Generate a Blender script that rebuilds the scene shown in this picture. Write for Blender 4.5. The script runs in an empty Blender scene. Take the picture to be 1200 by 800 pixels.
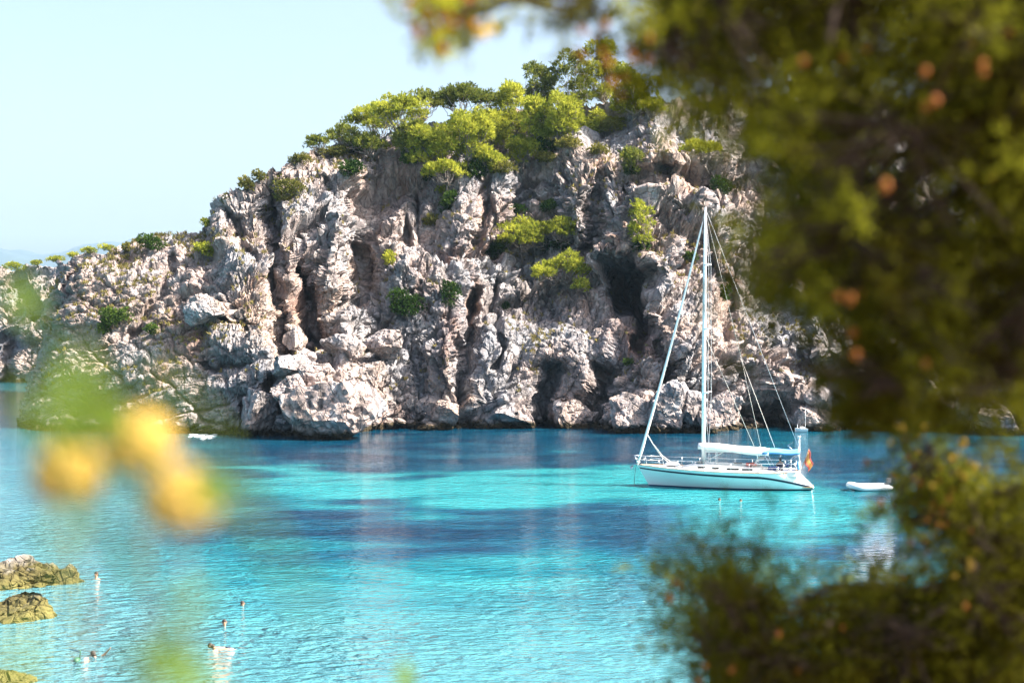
import bpy, bmesh, math, random
import numpy as np
from mathutils import Vector, Matrix

random.seed(7)
RNG = np.random.default_rng(7)
SC = bpy.context.scene
COL = SC.collection

# ------------------------------------------------------------------ camera
EYE = Vector((0.0, 0.0, 10.5))
FPX = 1200 * 50.0 / 36.0
PITCH = math.atan(10 / FPX)
cam_data = bpy.data.cameras.new('camera')
cam = bpy.data.objects.new('camera', cam_data)
COL.objects.link(cam)
cam.location = EYE
cam.rotation_euler = (math.pi / 2 - PITCH, 0, 0)
cam_data.lens = 50
cam_data.sensor_width = 36
cam_data.clip_start = 0.02
cam_data.clip_end = 20000
cam_data.dof.use_dof = True
cam_data.dof.focus_distance = 125
cam_data.dof.aperture_fstop = 2.8
cam_data.dof.aperture_blades = 0
SC.camera = cam

# ------------------------------------------------------------------ light
SUN = Vector((0.70, -0.12, 0.70)).normalized()
SUN_EL = math.asin(SUN.z)
SUN_AZ = math.atan2(SUN.x, SUN.y)
world = bpy.data.worlds.new('World')
SC.world = world
world.use_nodes = True
wn = world.node_tree
sky = wn.nodes.new('ShaderNodeTexSky')
sky.sky_type = 'NISHITA'
sky.sun_disc = False
sky.sun_elevation = SUN_EL
sky.sun_rotation = SUN_AZ
sky.air_density = 1.0
sky.dust_density = 5.6
sky.ozone_density = 0.85
bg = wn.nodes['Background']
bg.inputs['Strength'].default_value = 0.10
wn.links.new(sky.outputs['Color'], bg.inputs['Color'])
sun_data = bpy.data.lights.new('sun', 'SUN')
sun_data.energy = 5.0
sun_data.angle = math.radians(0.53)
sun_data.color = (1.0, 0.93, 0.84)
sun = bpy.data.objects.new('sun', sun_data)
COL.objects.link(sun)
sun.location = (60, -20, 90)
sun.rotation_euler = (-SUN).to_track_quat('-Z', 'Y').to_euler()
SC.view_settings.view_transform = 'Standard'
SC.view_settings.look = 'None'
SC.view_settings.gamma = 1
SC.view_settings.use_curve_mapping = False
SC.view_settings.exposure = 1.92
SC.cycles.max_bounces = 8
SC.cycles.transparent_max_bounces = 8
SC.cycles.caustics_reflective = False
SC.cycles.caustics_refractive = False
SC.cycles.sample_clamp_indirect = 6.0


# ------------------------------------------------------------------ helpers
def at(px, py, Y):
    """point seen at photo pixel px, py and lying Y metres ahead"""
    u = (px - 600) / FPX
    v = (400 - py) / FPX
    d = Vector((u, math.cos(PITCH) + v * math.sin(PITCH), -math.sin(PITCH) + v * math.cos(PITCH)))
    return EYE + d * (Y / d.y)


def at_np(px, py, Y):
    u = (px - 600) / FPX
    v = (400 - py) / FPX
    dy = math.cos(PITCH) + v * math.sin(PITCH)
    dz = -math.sin(PITCH) + v * math.cos(PITCH)
    t = Y / dy
    return np.stack([u * t, Y + 0 * t, EYE.z + dz * t], -1)


def on_water(px, py):
    u = (px - 600) / FPX
    v = (400 - py) / FPX
    d = Vector((u, math.cos(PITCH) + v * math.sin(PITCH), -math.sin(PITCH) + v * math.cos(PITCH)))
    return EYE + d * (-EYE.z / d.z)


def tag(o, label=None, cat=None, group=None, kind=None):
    if label: o['label'] = label
    if cat: o['category'] = cat
    if group: o['group'] = group
    if kind: o['kind'] = kind
    return o


def empty(name, loc, rz=0.0):
    o = bpy.data.objects.new(name, None)
    COL.objects.link(o)
    o.location = loc
    o.rotation_euler = (0, 0, rz)
    o.empty_display_size = 0.3
    return o


def add(name, verts, faces, mat, parent=None, smooth=False, loc=None):
    me = bpy.data.meshes.new(name)
    me.from_pydata([tuple(v) for v in verts], [], faces)
    me.materials.append(mat)
    if smooth:
        me.polygons.foreach_set('use_smooth', [True] * len(me.polygons))
    me.update()
    o = bpy.data.objects.new(name, me)
    COL.objects.link(o)
    if parent: o.parent = parent
    if loc is not None: o.location = loc
    return o


def add_np(name, verts, faces, mat, parent=None, smooth=False, attrs=None, loc=None):
    """faces: (n,3) or (n,4) array"""
    verts = np.ascontiguousarray(verts, dtype=np.float32)
    faces = np.ascontiguousarray(faces, dtype=np.int32)
    k = faces.shape[1]
    me = bpy.data.meshes.new(name)
    me.vertices.add(len(verts))
    me.vertices.foreach_set('co', verts.ravel())
    me.loops.add(faces.size)
    me.loops.foreach_set('vertex_index', faces.ravel())
    me.polygons.add(len(faces))
    me.polygons.foreach_set('loop_start', np.arange(0, faces.size, k, dtype=np.int32))
    me.polygons.foreach_set('loop_total', np.full(len(faces), k, dtype=np.int32))
    me.polygons.foreach_set('use_smooth', np.full(len(faces), smooth))
    for nm, arr in (attrs or {}).items():
        a = me.attributes.new(nm, 'FLOAT', 'POINT')
        a.data.foreach_set('value', np.ascontiguousarray(arr, dtype=np.float32))
    me.materials.append(mat)
    me.update(calc_edges=True)
    me.validate()
    o = bpy.data.objects.new(name, me)
    COL.objects.link(o)
    if parent: o.parent = parent
    if loc is not None: o.location = loc
    return o


class MB:
    """collects shapes that end up as one mesh"""
    def __init__(self):
        self.v, self.f = [], []

    def tube(self, pts, r, n=8, caps=True):
        pts = [Vector(p) for p in pts]
        rs = r if isinstance(r, (list, tuple)) else [r] * len(pts)
        b = len(self.v)
        up = Vector((0, 0, 1))
        for i, p in enumerate(pts):
            t = (pts[min(i + 1, len(pts) - 1)] - pts[max(i - 1, 0)])
            t = t.normalized() if t.length > 1e-9 else Vector((0, 0, 1))
            a = t.cross(up if abs(t.z) < 0.95 else Vector((1, 0, 0))).normalized()
            c = t.cross(a).normalized()
            for k in range(n):
                g = 2 * math.pi * k / n
                self.v.append(p + (a * math.cos(g) + c * math.sin(g)) * rs[i])
        for i in range(len(pts) - 1):
            for k in range(n):
                q = b + i * n + k
                w = b + i * n + (k + 1) % n
                self.f.append((q, w, w + n, q + n))
        if caps:
            self.f.append(tuple(b + k for k in range(n))[::-1])
            self.f.append(tuple(b + (len(pts) - 1) * n + k for k in range(n)))
        return self

    def box(self, c, s, M=None):
        b = len(self.v)
        M = M or Matrix.Identity(3)
        for dx in (-.5, .5):
            for dy in (-.5, .5):
                for dz in (-.5, .5):
                    self.v.append(Vector(c) + M @ Vector((dx * s[0], dy * s[1], dz * s[2])))
        for q in ((0, 1, 3, 2), (4, 6, 7, 5), (0, 4, 5, 1), (2, 3, 7, 6), (0, 2, 6, 4), (1, 5, 7, 3)):
            self.f.append(tuple(b + i for i in q))
        return self

    def grid(self, rows, close_u=False):
        b = len(self.v)
        m = len(rows[0])
        for r in rows: self.v.extend(Vector(p) for p in r)
        for i in range(len(rows) - 1):
            for j in range(m - (0 if close_u else 1)):
                k = (j + 1) % m
                self.f.append((b + i * m + j, b + i * m + k, b + (i + 1) * m + k, b + (i + 1) * m + j))
        return self

    def poly(self, pts):
        b = len(self.v)
        self.v.extend(Vector(p) for p in pts)
        self.f.append(tuple(range(b, b + len(pts))))
        return self

    def ball(self, c, r, n=10, m=7):
        rr = r if hasattr(r, '__len__') else (r, r, r)
        rows = []
        for i in range(m + 1):
            th = math.pi * (i + .001) / (m + .002)
            rows.append([(c[0] + rr[0] * math.sin(th) * math.cos(2 * math.pi * k / n),
                          c[1] + rr[1] * math.sin(th) * math.sin(2 * math.pi * k / n),
                          c[2] + rr[2] * math.cos(th)) for k in range(n)])
        return self.grid(rows, True)

    def build(self, name, mat, parent=None, smooth=True, loc=None, solid=0.0, bevel=0.0):
        o = add(name, self.v, self.f, mat, parent, smooth, loc)
        bm = bmesh.new()
        bm.from_mesh(o.data)
        bmesh.ops.recalc_face_normals(bm, faces=bm.faces)
        bm.to_mesh(o.data)
        bm.free()
        if solid:
            md = o.modifiers.new('thickness', 'SOLIDIFY')
            md.thickness = solid
        if bevel:
            md = o.modifiers.new('bevel', 'BEVEL')
            md.width = bevel
            md.segments = 2
        return o


# ------------------------------------------------------------------ numeric noise
def h3(ix, iy, iz, seed):
    n = (ix.astype(np.uint32) * np.uint32(374761393) + iy.astype(np.uint32) * np.uint32(668265263)
         + iz.astype(np.uint32) * np.uint32(2147483647 ^ 0x5bd1e995) + np.uint32((seed * 362437 + 12345) & 0xffffffff))
    n = (n ^ (n >> np.uint32(13))) * np.uint32(1274126177)
    n = (n ^ (n >> np.uint32(15))) * np.uint32(2246822519)
    n = n ^ (n >> np.uint32(16))
    return n


def hf(ix, iy, iz, seed):
    return h3(ix, iy, iz, seed).astype(np.float32) * np.float32(1 / 4294967296.0)


def vnoise(p, seed=0):
    p = p.astype(np.float32)
    i = np.floor(p).astype(np.int32)
    f = p - i
    w = f * f * f * (f * (f * 6 - 15) + 10)
    out = 0
    for dx in (0, 1):
        wx = w[:, 0] if dx else 1 - w[:, 0]
        for dy in (0, 1):
            wy = w[:, 1] if dy else 1 - w[:, 1]
            for dz in (0, 1):
                wz = w[:, 2] if dz else 1 - w[:, 2]
                n = h3(i[:, 0] + dx, i[:, 1] + dy, i[:, 2] + dz, seed)
                gx = (n & np.uint32(1023)).astype(np.float32) / 511.5 - 1
                gy = ((n >> np.uint32(10)) & np.uint32(1023)).astype(np.float32) / 511.5 - 1
                gz = ((n >> np.uint32(20)) & np.uint32(1023)).astype(np.float32) / 511.5 - 1
                out = out + wx * wy * wz * (gx * (f[:, 0] - dx) + gy * (f[:, 1] - dy) + gz * (f[:, 2] - dz))
    return out


def fbm(p, octs=4, seed=0, gain=0.5, ridged=False):
    a, s, out = 1.0, 1.0, 0
    for o in range(octs):
        n = vnoise(p * s + o * 17.3, seed + o)
        if ridged: n = 0.5 - np.abs(n) * 1.6
        out = out + a * n
        a *= gain
        s *= 2.03
    return out


def voro(p, seed=0, block=0.0):
    """F1, F2, random value of the cell, random tilt . (p - centre)"""
    p = p.astype(np.float32)
    i = np.floor(p).astype(np.int32)
    n = len(p)
    f1 = np.full(n, 9.0, np.float32)
    f2 = np.full(n, 9.0, np.float32)
    rnd = np.zeros(n, np.float32)
    til = np.zeros(n, np.float32)
    for dx in (-1, 0, 1):
        for dy in (-1, 0, 1):
            for dz in (-1, 0, 1):
                cx, cy, cz = i[:, 0] + dx, i[:, 1] + dy, i[:, 2] + dz
                h = h3(cx, cy, cz, seed)
                jx = (h & np.uint32(1023)).astype(np.float32) / 1023
                jy = ((h >> np.uint32(10)) & np.uint32(1023)).astype(np.float32) / 1023
                jz = ((h >> np.uint32(20)) & np.uint32(1023)).astype(np.float32) / 1023
                ex, ey, ez = p[:, 0] - cx - jx, p[:, 1] - cy - jy, p[:, 2] - cz - jz
                d = np.sqrt(ex * ex + ey * ey + ez * ez)
                if block: d = (1 - block) * d + block * np.maximum(np.maximum(np.abs(ex), np.abs(ey)), np.abs(ez))
                h2 = h3(cx, cy, cz, seed + 91)
                r = (h2 & np.uint32(1023)).astype(np.float32) / 1023
                tx = ((h2 >> np.uint32(10)) & np.uint32(1023)).astype(np.float32) / 511.5 - 1
                tz = ((h2 >> np.uint32(20)) & np.uint32(1023)).astype(np.float32) / 511.5 - 1
                near = d < f1
                f2 = np.where(near, f1, np.minimum(f2, d))
                rnd = np.where(near, r, rnd)
                til = np.where(near, tx * ex + tz * ez, til)
                f1 = np.where(near, d, f1)
    return f1, f2, rnd, til


def sstep(a, b, x):
    t = np.clip((x - a) / (b - a), 0, 1)
    return t * t * (3 - 2 * t)


# ------------------------------------------------------------------ materials
class NT:
    def __init__(self, name):
        self.m = bpy.data.materials.new(name)
        self.m.use_nodes = True
        self.t = self.m.node_tree
        self.p = self.t.nodes['Principled BSDF']
        self.out = self.t.nodes['Material Output']

    def n(self, kind, ins=None, **kw):
        nd = self.t.nodes.new(kind)
        for k, v in kw.items(): setattr(nd, k, v)
        for k, v in (ins or {}).items():
            if isinstance(v, bpy.types.NodeSocket): self.t.links.new(v, nd.inputs[k])
            else: nd.inputs[k].default_value = v
        return nd

    def l(self, a, b): self.t.links.new(a, b)

    def pos(self, scale=(1, 1, 1), rot=(0, 0, 0), obj=False):
        src = self.n('ShaderNodeTexCoord').outputs['Object'] if obj else self.n('ShaderNodeNewGeometry').outputs['Position']
        return self.n('ShaderNodeMapping', {'Vector': src, 'Scale': scale, 'Rotation': rot}).outputs[0]

    def noise(self, vec, scale, detail=4, rough=0.55, dist=0.0):
        return self.n('ShaderNodeTexNoise', {'Vector': vec, 'Scale': scale, 'Detail': detail, 'Roughness': rough, 'Distortion': dist}).outputs[0]

    def ramp(self, fac, stops, interp='LINEAR'):
        r = self.n('ShaderNodeValToRGB', {'Fac': fac})
        e = r.color_ramp.elements
        r.color_ramp.interpolation = interp
        while len(e) < len(stops): e.new(0.5)
        for s, (pos, c) in zip(e, stops):
            s.position = pos
            s.color = c if hasattr(c, '__len__') and len(c) == 4 else ((*c, 1) if hasattr(c, '__len__') else (c, c, c, 1))
        return r.outputs[0]

    def mix(self, fac, a, b, mode='MIX'):
        m = self.n('ShaderNodeMix', data_type='RGBA', blend_type=mode)
        for k, v in ((0, fac), (6, a), (7, b)):
            if isinstance(v, bpy.types.NodeSocket): self.l(v, m.inputs[k])
            elif k == 0: m.inputs[0].default_value = v
            else: m.inputs[k].default_value = (*v, 1)
        return m.outputs[2]

    def math(self, op, a, b=0.0, clamp=False):
        m = self.n('ShaderNodeMath', operation=op, use_clamp=clamp)
        for k, v in ((0, a), (1, b)):
            if isinstance(v, bpy.types.NodeSocket): self.l(v, m.inputs[k])
            else: m.inputs[k].default_value = v
        return m.outputs[0]

    def attr(self, name):
        return self.n('ShaderNodeAttribute', attribute_name=name).outputs['Fac']

    def bump(self, height, strength, dist, normal=None):
        ins = {'Height': height, 'Strength': strength, 'Distance': dist}
        if normal is not None: ins['Normal'] = normal
        return self.n('ShaderNodeBump', ins).outputs[0]


def plain(name, col, rough=0.5, var=0.08, scale=6.0, metal=0.0, spec=0.5):
    t = NT(name)
    nz = t.noise(t.pos(obj=True), scale, 3)
    lo = tuple(c * (1 - var) for c in col)
    hi = tuple(min(1, c * (1 + var)) for c in col)
    t.l(t.mix(nz, lo, hi), t.p.inputs['Base Color'])
    t.p.inputs['Roughness'].default_value = rough
    t.p.inputs['Metallic'].default_value = metal
    t.p.inputs['Specular IOR Level'].default_value = spec
    return t.m


def rock_material(name, pale=1.0, warm=1.0, leaf_veil=False):
    t = NT(name)
    P = t.pos()
    big = t.noise(P, 0.09, 5, 0.6)
    mid = t.noise(P, 0.55, 6, 0.65)
    fine = t.noise(P, 3.2, 6, 0.7)
    rose = (0.295 * pale, 0.237 * pale, 0.217 * pale)
    grey = (0.225 * pale, 0.222 * pale, 0.235 * pale)
    white = (0.50 * pale, 0.47 * pale, 0.45 * pale)
    dark = (0.085, 0.075, 0.072)
    c = t.mix(t.ramp(big, [(0.44, 0.0), (0.56, 1.0)]), grey, rose)
    tan = t.noise(t.pos(rot=(0.3, 0.5, 0.2)), 0.075, 4, 0.55)
    c = t.mix(t.ramp(tan, [(0.50, 0.0), (0.62, 0.6)]), c, (0.32 * pale, 0.235 * pale, 0.18 * pale))
    c = t.mix(t.ramp(mid, [(0.52, 0.0), (0.72, 0.85)]), c, white)
    # grey-black lichen crust in patches and in vertical streaks
    streak = t.noise(t.pos(scale=(0.9, 0.9, 0.12)), 1.0, 5, 0.6)
    c = t.mix(t.ramp(streak, [(0.50, 0.0), (0.66, 0.8)]), c, dark)
    c = t.mix(t.ramp(t.noise(P, 1.3, 7, 0.75, 0.4), [(0.54, 0.0), (0.66, 0.5)]), c, (0.105, 0.095, 0.092))
    # iron stain
    stain = t.noise(t.pos(scale=(1, 1, 0.5)), 0.16, 5, 0.65)
    c = t.mix(t.ramp(stain, [(0.56, 0.0), (0.70, 0.55 * warm)]), c, (0.22, 0.10, 0.05))
    # stain mapped on the mesh around the caves
    c = t.mix(t.math('MULTIPLY', t.attr('ochre'), t.ramp(mid, [(0.3, 0.35), (0.65, 1.0)])), c, (0.17, 0.07, 0.038))
    # pitted surface
    c = t.mix(t.ramp(fine, [(0.30, 0.45), (0.42, 0.0)]), c, (0.075, 0.066, 0.062))
    z = t.n('ShaderNodeSeparateXYZ', {'Vector': t.n('ShaderNodeNewGeometry').outputs['Position']}).outputs['Z']
    zz = t.math('ADD', z, t.math('MULTIPLY', t.noise(P, 0.8, 3), -1.5))
    band = t.ramp(t.math('ADD', t.math('MULTIPLY', zz, 0.4), 0.5), [(0.42, 0.0), (0.62, 1.0)])
    c = t.mix(band, t.mix(fine, (0.022, 0.019, 0.014), (0.065, 0.048, 0.022)), c)
    if leaf_veil:
        g = t.ramp(t.math('ADD', t.math('MULTIPLY', z, 0.22), t.math('MULTIPLY', mid, 0.6)), [(0.34, 1.0), (0.62, 0.0)])  # yellow-green veil of the blurred near leaves, put into the rock colour
        c = t.mix(g, c, (0.135, 0.12, 0.04))
    t.l(c, t.p.inputs['Base Color'])
    t.p.inputs['Roughness'].default_value = 0.92
    t.p.inputs['Specular IOR Level'].default_value = 0.15
    v = t.n('ShaderNodeTexVoronoi', {'Vector': t.pos(scale=(1, 1, 0.8)), 'Scale': 2.1, 'Randomness': 1.0}, feature='DISTANCE_TO_EDGE').outputs['Distance']
    crack = t.ramp(v, [(0.0, 0.0), (0.07, 1.0)])
    v2 = t.n('ShaderNodeTexVoronoi', {'Vector': t.pos(scale=(1.0, 1.0, 0.45), rot=(0, 0.5, 0)), 'Scale': 0.85, 'Randomness': 1.0}, feature='DISTANCE_TO_EDGE').outputs['Distance']
    crack2 = t.ramp(v2, [(0.0, 0.0), (0.05, 1.0)])
    b0 = t.bump(crack2, 0.8, 0.30)
    b1 = t.bump(crack, 0.6, 0.14, b0)
    b2 = t.bump(mid, 0.45, 0.35, b1)
    b3 = t.bump(fine, 0.65, 0.11, b2)
    t.l(b3, t.p.inputs['Normal'])
    return t.m


def leaf_material(name, lo, mid, hi, trans=0.35, obj_scale=None):
    t = NT(name)
    c = t.ramp(t.attr('tint'), [(0.0, lo), (0.5, mid), (1.0, hi)])
    d = t.n('ShaderNodeBsdfDiffuse', {'Color': c})
    tr = t.n('ShaderNodeBsdfTranslucent', {'Color': t.mix(0.5, c, hi)})
    m = t.n('ShaderNodeMixShader', {0: trans, 1: d.outputs[0], 2: tr.outputs[0]})
    t.l(m.outputs[0], t.out.inputs['Surface'])
    return t.m


def bark_material(name, a, b):
    t = NT(name)
    P = t.pos(scale=(1, 1, 0.25), obj=True)
    n = t.noise(P, 9, 5, 0.7)
    t.l(t.mix(n, a, b), t.p.inputs['Base Color'])
    t.p.inputs['Roughness'].default_value = 0.95
    t.l(t.bump(n, 0.6, 0.03), t.p.inputs['Normal'])
    return t.m


M_ROCK = rock_material('limestone')
M_FAR_ROCK = rock_material('far_limestone', 1.0, 0.6)
M_BOULDER = rock_material('boulder_limestone', 1.2, 0.5)
M_LEAF_VEIL = rock_material('leaf_veiled_rock', 1.0, 0.6, True)
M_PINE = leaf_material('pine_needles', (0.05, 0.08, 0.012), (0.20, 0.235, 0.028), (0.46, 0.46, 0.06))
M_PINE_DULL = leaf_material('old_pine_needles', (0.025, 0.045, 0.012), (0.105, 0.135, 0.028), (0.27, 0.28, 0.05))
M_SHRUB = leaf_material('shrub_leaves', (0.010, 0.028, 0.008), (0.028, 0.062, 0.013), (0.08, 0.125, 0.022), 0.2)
M_OLIVE = leaf_material('heath_leaves', (0.05, 0.06, 0.018), (0.12, 0.125, 0.03), (0.24, 0.22, 0.05), 0.25)
M_DRY = leaf_material('dry_scrub_leaves', (0.07, 0.075, 0.02), (0.20, 0.17, 0.06), (0.34, 0.27, 0.11), 0.2)
M_BARK = bark_material('pine_bark', (0.10, 0.08, 0.065), (0.30, 0.26, 0.23))

# ------------------------------------------------------------------ water
def water_material():
    t = NT('sea_water')
    s = t.attr('sand')
    nz = t.noise(t.pos(scale=(0.45, 1, 1)), 0.26, 6, 0.65, 0.8)
    s2 = t.math('ADD', s, t.math('MULTIPLY', t.math('SUBTRACT', nz, 0.5), 1.25), True)
    c = t.ramp(s2, [(0.0, (0.0008, 0.022, 0.055)), (0.30, (0.001, 0.06, 0.11)), (0.65, (0.003, 0.12, 0.155)), (1.0, (0.022, 0.225, 0.25))])
    sh = t.math('ADD', t.attr('sky_sheen'), t.math('MULTIPLY', t.math('SUBTRACT', nz, 0.5), 0.6), True)  # sky reflection on the near and left water, painted as a paler body colour
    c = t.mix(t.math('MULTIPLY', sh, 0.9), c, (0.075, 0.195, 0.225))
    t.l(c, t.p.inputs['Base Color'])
    t.p.inputs['Roughness'].default_value = 0.03
    t.p.inputs['IOR'].default_value = 1.333
    rough = t.attr('ripple')
    w1 = t.noise(t.pos(scale=(0.7, 1.2, 1)), 1.5, 3, 0.5, 0.7)
    w2 = t.noise(t.pos(scale=(0.9, 1.2, 1), rot=(0, 0, 0.5)), 3.4, 3, 0.55, 0.4)
    h = t.math('ADD', t.math('MULTIPLY', w1, 0.75), t.math('MULTIPLY', w2, 0.22))
    b = t.n('ShaderNodeBump', {'Height': h, 'Strength': 1.0, 'Distance': t.math('MULTIPLY', rough, 0.62)})
    t.l(b.outputs[0], t.p.inputs['Normal'])
    return t.m


def build_water():
    xs = np.concatenate([[-6000, -2500, -1200, -600, -300, -180], np.arange(-130, 130.1, 0.8), [180, 300, 600, 1200, 2500, 6000]])
    ys = np.concatenate([[-1500, -500, -150, -50, 0, 12], np.arange(22, 300, 0.8), [340, 420, 600, 1000, 2000, 4000, 9000]])
    X, Y = np.meshgrid(xs, ys)
    V = np.stack([X, Y, 0 * X], -1).reshape(-1, 3)
    ny, nx = X.shape
    i = np.arange((ny - 1) * (nx - 1))
    a = (i // (nx - 1)) * nx + i % (nx - 1)
    F = np.stack([a, a + 1, a + nx + 1, a + nx], -1)
    Yc = np.maximum(V[:, 1], 5)
    px = 600 + V[:, 0] / Yc * FPX
    py = 390 + EYE.z / Yc * FPX
    w = fbm(np.stack([V[:, 0] * 0.06, V[:, 1] * 0.05, 0 * V[:, 0]], -1), 4, 5)
    w2 = fbm(np.stack([V[:, 0] * 0.02, V[:, 1] * 0.02, 0 * V[:, 0] + 4], -1), 3, 9)
    wf = fbm(np.stack([V[:, 0] * 0.10, V[:, 1] * 0.22, 0 * V[:, 0] + 8], -1), 3, 15)
    q = py + 18 * w + 26 * wf
    qx = px + 110 * w2 + 60 * w + 25 * wf
    s = np.full(len(V), 0.10)
    # dark weed beds, and the cliff's reflection painted in along its foot
    s = 0.14 + 0.22 * sstep(820, 900, px) * (1 - sstep(520, 540, py))
    band = sstep(540, 560, q) * (1 - sstep(578, 602, q)) * sstep(190, 380, qx) * (1 - sstep(910, 1010, qx))
    s = np.maximum(s, band)
    right = sstep(560, 575, q) * (1 - sstep(608, 650, q)) * sstep(720, 800, qx) * (1 - sstep(940, 1040, qx) * (1 - 0.8 * sstep(575, 590, q)))
    s = np.maximum(s, right * 0.9)
    mid = sstep(622, 668, q)
    s = s * (1 - mid) + mid * 0.74
    dk = np.exp(-(((px - 745) / 60) ** 2 + ((py - 690) / 45) ** 2)) + 0.8 * np.exp(-(((px - 1040) / 90) ** 2 + ((py - 655) / 25) ** 2))
    s = s - 0.35 * dk
    lf = 1 - sstep(150, 320, qx)
    s = s * (1 - 0.7 * lf) + 0.7 * lf * 0.7
    far = sstep(480, 420, py)
    s = s * (1 - far) + far * 0.3
    s = np.clip(s, 0, 1)
    rip = 0.22 + 0.88 * sstep(540, 610, py)
    rip = rip * (0.70 + 0.45 * sstep(-0.2, 0.3, w2)) * (0.75 + 0.5 * sstep(-0.2, 0.25, w))
    o = add_np('water', V, F, water_material(), smooth=True, attrs={'sand': s, 'ripple': rip, 'sky_sheen': np.clip(0.75 * sstep(640, 790, q) + 0.9 * (1 - sstep(60, 330, qx)) * sstep(470, 600, py), 0, 1)})
    tag(o, kind='structure')


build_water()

# ------------------------------------------------------------------ cliff
def pl(xs, ys, x): return np.interp(x, xs, ys)


BASE = ([0, 20, 200, 280, 330, 400, 430, 500, 540, 600, 650, 700, 760, 850, 900, 960, 1060, 1250],
        [502, 503, 506, 509, 511, 508, 503, 503, 504, 500, 500, 502, 506, 503, 499, 503, 506, 512])
CREST = ([0, 50, 70, 100, 150, 200, 240, 250, 262, 280, 300, 330, 370, 400, 450, 500, 550, 600, 650, 700, 750, 850, 1000, 1250],
         [310, 308, 305, 299, 290, 272, 268, 248, 230, 218, 207, 186, 170, 162, 150, 143, 140, 134, 127, 118, 110, 108, 108, 115])
LEFT_E = ([100, 300, 320, 350, 380, 420, 440, 457, 480, 502, 530], [68, 68, 64, 58, 50, 42, 38, 34, 23, 18, 16])

CLEFTS = [  # polyline, half width px, depth m
    ([(312, 215), (322, 290), (330, 350), (338, 430)], 11, 6.5),
    ([(356, 310), (366, 350), (372, 395)], 17, 6.5),
    ([(424, 285), (430, 330), (418, 350)], 9, 4.5),
    ([(560, 350), (548, 400), (540, 450), (532, 492)], 8, 5.0),
    ([(588, 330), (582, 380), (578, 430)], 5, 2.5),
    ([(648, 440), (642, 470), (640, 504)], 13, 5.0),
    ([(705, 430), (702, 460), (698, 490)], 8, 4.0),
    ([(322, 455), (322, 480), (325, 508)], 6, 5.0),
    ([(284, 470), (286, 490), (290, 508)], 5, 3.0),
    ([(238, 360), (262, 372), (300, 388)], 4, 1.8),
    ([(232, 425), (262, 428), (290, 430)], 3.5, 1.5),
    ([(205, 300), (190, 340), (150, 385)], 4, 1.5),
    ([(700, 205), (694, 240), (690, 285), (684, 310)], 9, 3.0),
    ([(776, 205), (800, 212), (836, 205)], 12, 5.0),
    ([(560, 215), (566, 250), (556, 300)], 6, 2.5),
    ([(488, 230), (478, 270), (470, 320)], 6, 2.5),
    ([(770, 400), (778, 440), (770, 470)], 8, 3.0),
    ([(842, 300), (850, 350), (845, 400)], 9, 3.0),
    ([(872, 488), (900, 488), (925, 490)], 10, 4.5),
    ([(905, 400), (915, 440), (930, 470)], 9, 3.0),
    ([(955, 430), (975, 450), (1000, 490)], 14, 4.0),
    ([(88, 318), (72, 350), (62, 385)], 4, 2.0),
    ([(255, 245), (275, 262), (292, 300)], 7, 3.0),
    ([(385, 215), (395, 240), (385, 290), (372, 330)], 4, 1.2),
]
BUMPS = [  # cx, cy, rx, ry, angle deg, metres toward the viewer
    (733, 340, 24, 28, 25, -22.0), (748, 366, 15, 26, -20, -12.0), (742, 398, 9, 14, 0, -6.0),
    (366, 372, 14, 34, 0, -7.0), (770, 215, 40, 12, -8, -5.0),
    (400, 265, 18, 75, 14, 4.5), (345, 365, 9, 50, 0, 3.0),
    (650, 410, 75, 70, 0, 4.0), (585, 420, 18, 75, 10, 2.2), (520, 440, 28, 60, 0, 3.5),
    (400, 465, 75, 55, 0, 5.0), (190, 420, 95, 90, 0, 4.0), (130, 330, 60, 40, 0, 2.0),
    (800, 400, 36, 50, -20, 5.0), (680, 215, 36, 60, 0, 7.0), (775, 180, 25, 40, 0, 3.0),
    (890, 440, 45, 40, 0, 4.5), (830, 250, 40, 40, -20, 2.5),
    (230, 320, 30, 40, 0, 2.0), (275, 300, 18, 60, -8, 2.0), (540, 280, 25, 60, 12, 2.0),
    (470, 330, 30, 40, 0, 2.5), (620, 360, 30, 20, 0, -2.0), (845, 330, 22, 50, 0, 2.0),
]


def seg_dist(px, py, pts):
    best = np.full(px.shape, 1e9)
    for (x0, y0), (x1, y1) in zip(pts[:-1], pts[1:]):
        dx, dy = x1 - x0, y1 - y0
        t = np.clip(((px - x0) * dx + (py - y0) * dy) / (dx * dx + dy * dy), 0, 1)
        best = np.minimum(best, np.hypot(px - x0 - t * dx, py - y0 - t * dy))
    return best


def joints(P, seed):
    """coordinates along the fracture systems: steep joints leaning right, and gently dipping beds"""
    warp = np.stack([fbm(P * 0.11 + 3.1, 3, seed + 1), fbm(P * 0.11 + 9.7, 3, seed + 2), fbm(P * 0.11 + 5.5, 3, seed + 3)], -1)
    Q = P + 1.0 * warp
    ca, sa = math.cos(0.35), math.sin(0.35)
    R = np.stack([Q[:, 0] * ca - Q[:, 2] * sa, Q[:, 1], Q[:, 0] * sa + Q[:, 2] * ca], -1)
    cb, sb = math.cos(-0.28), math.sin(-0.28)
    B = np.stack([Q[:, 0] * cb - Q[:, 2] * sb, Q[:, 1], Q[:, 0] * sb + Q[:, 2] * cb], -1)
    return Q, R, B


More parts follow.
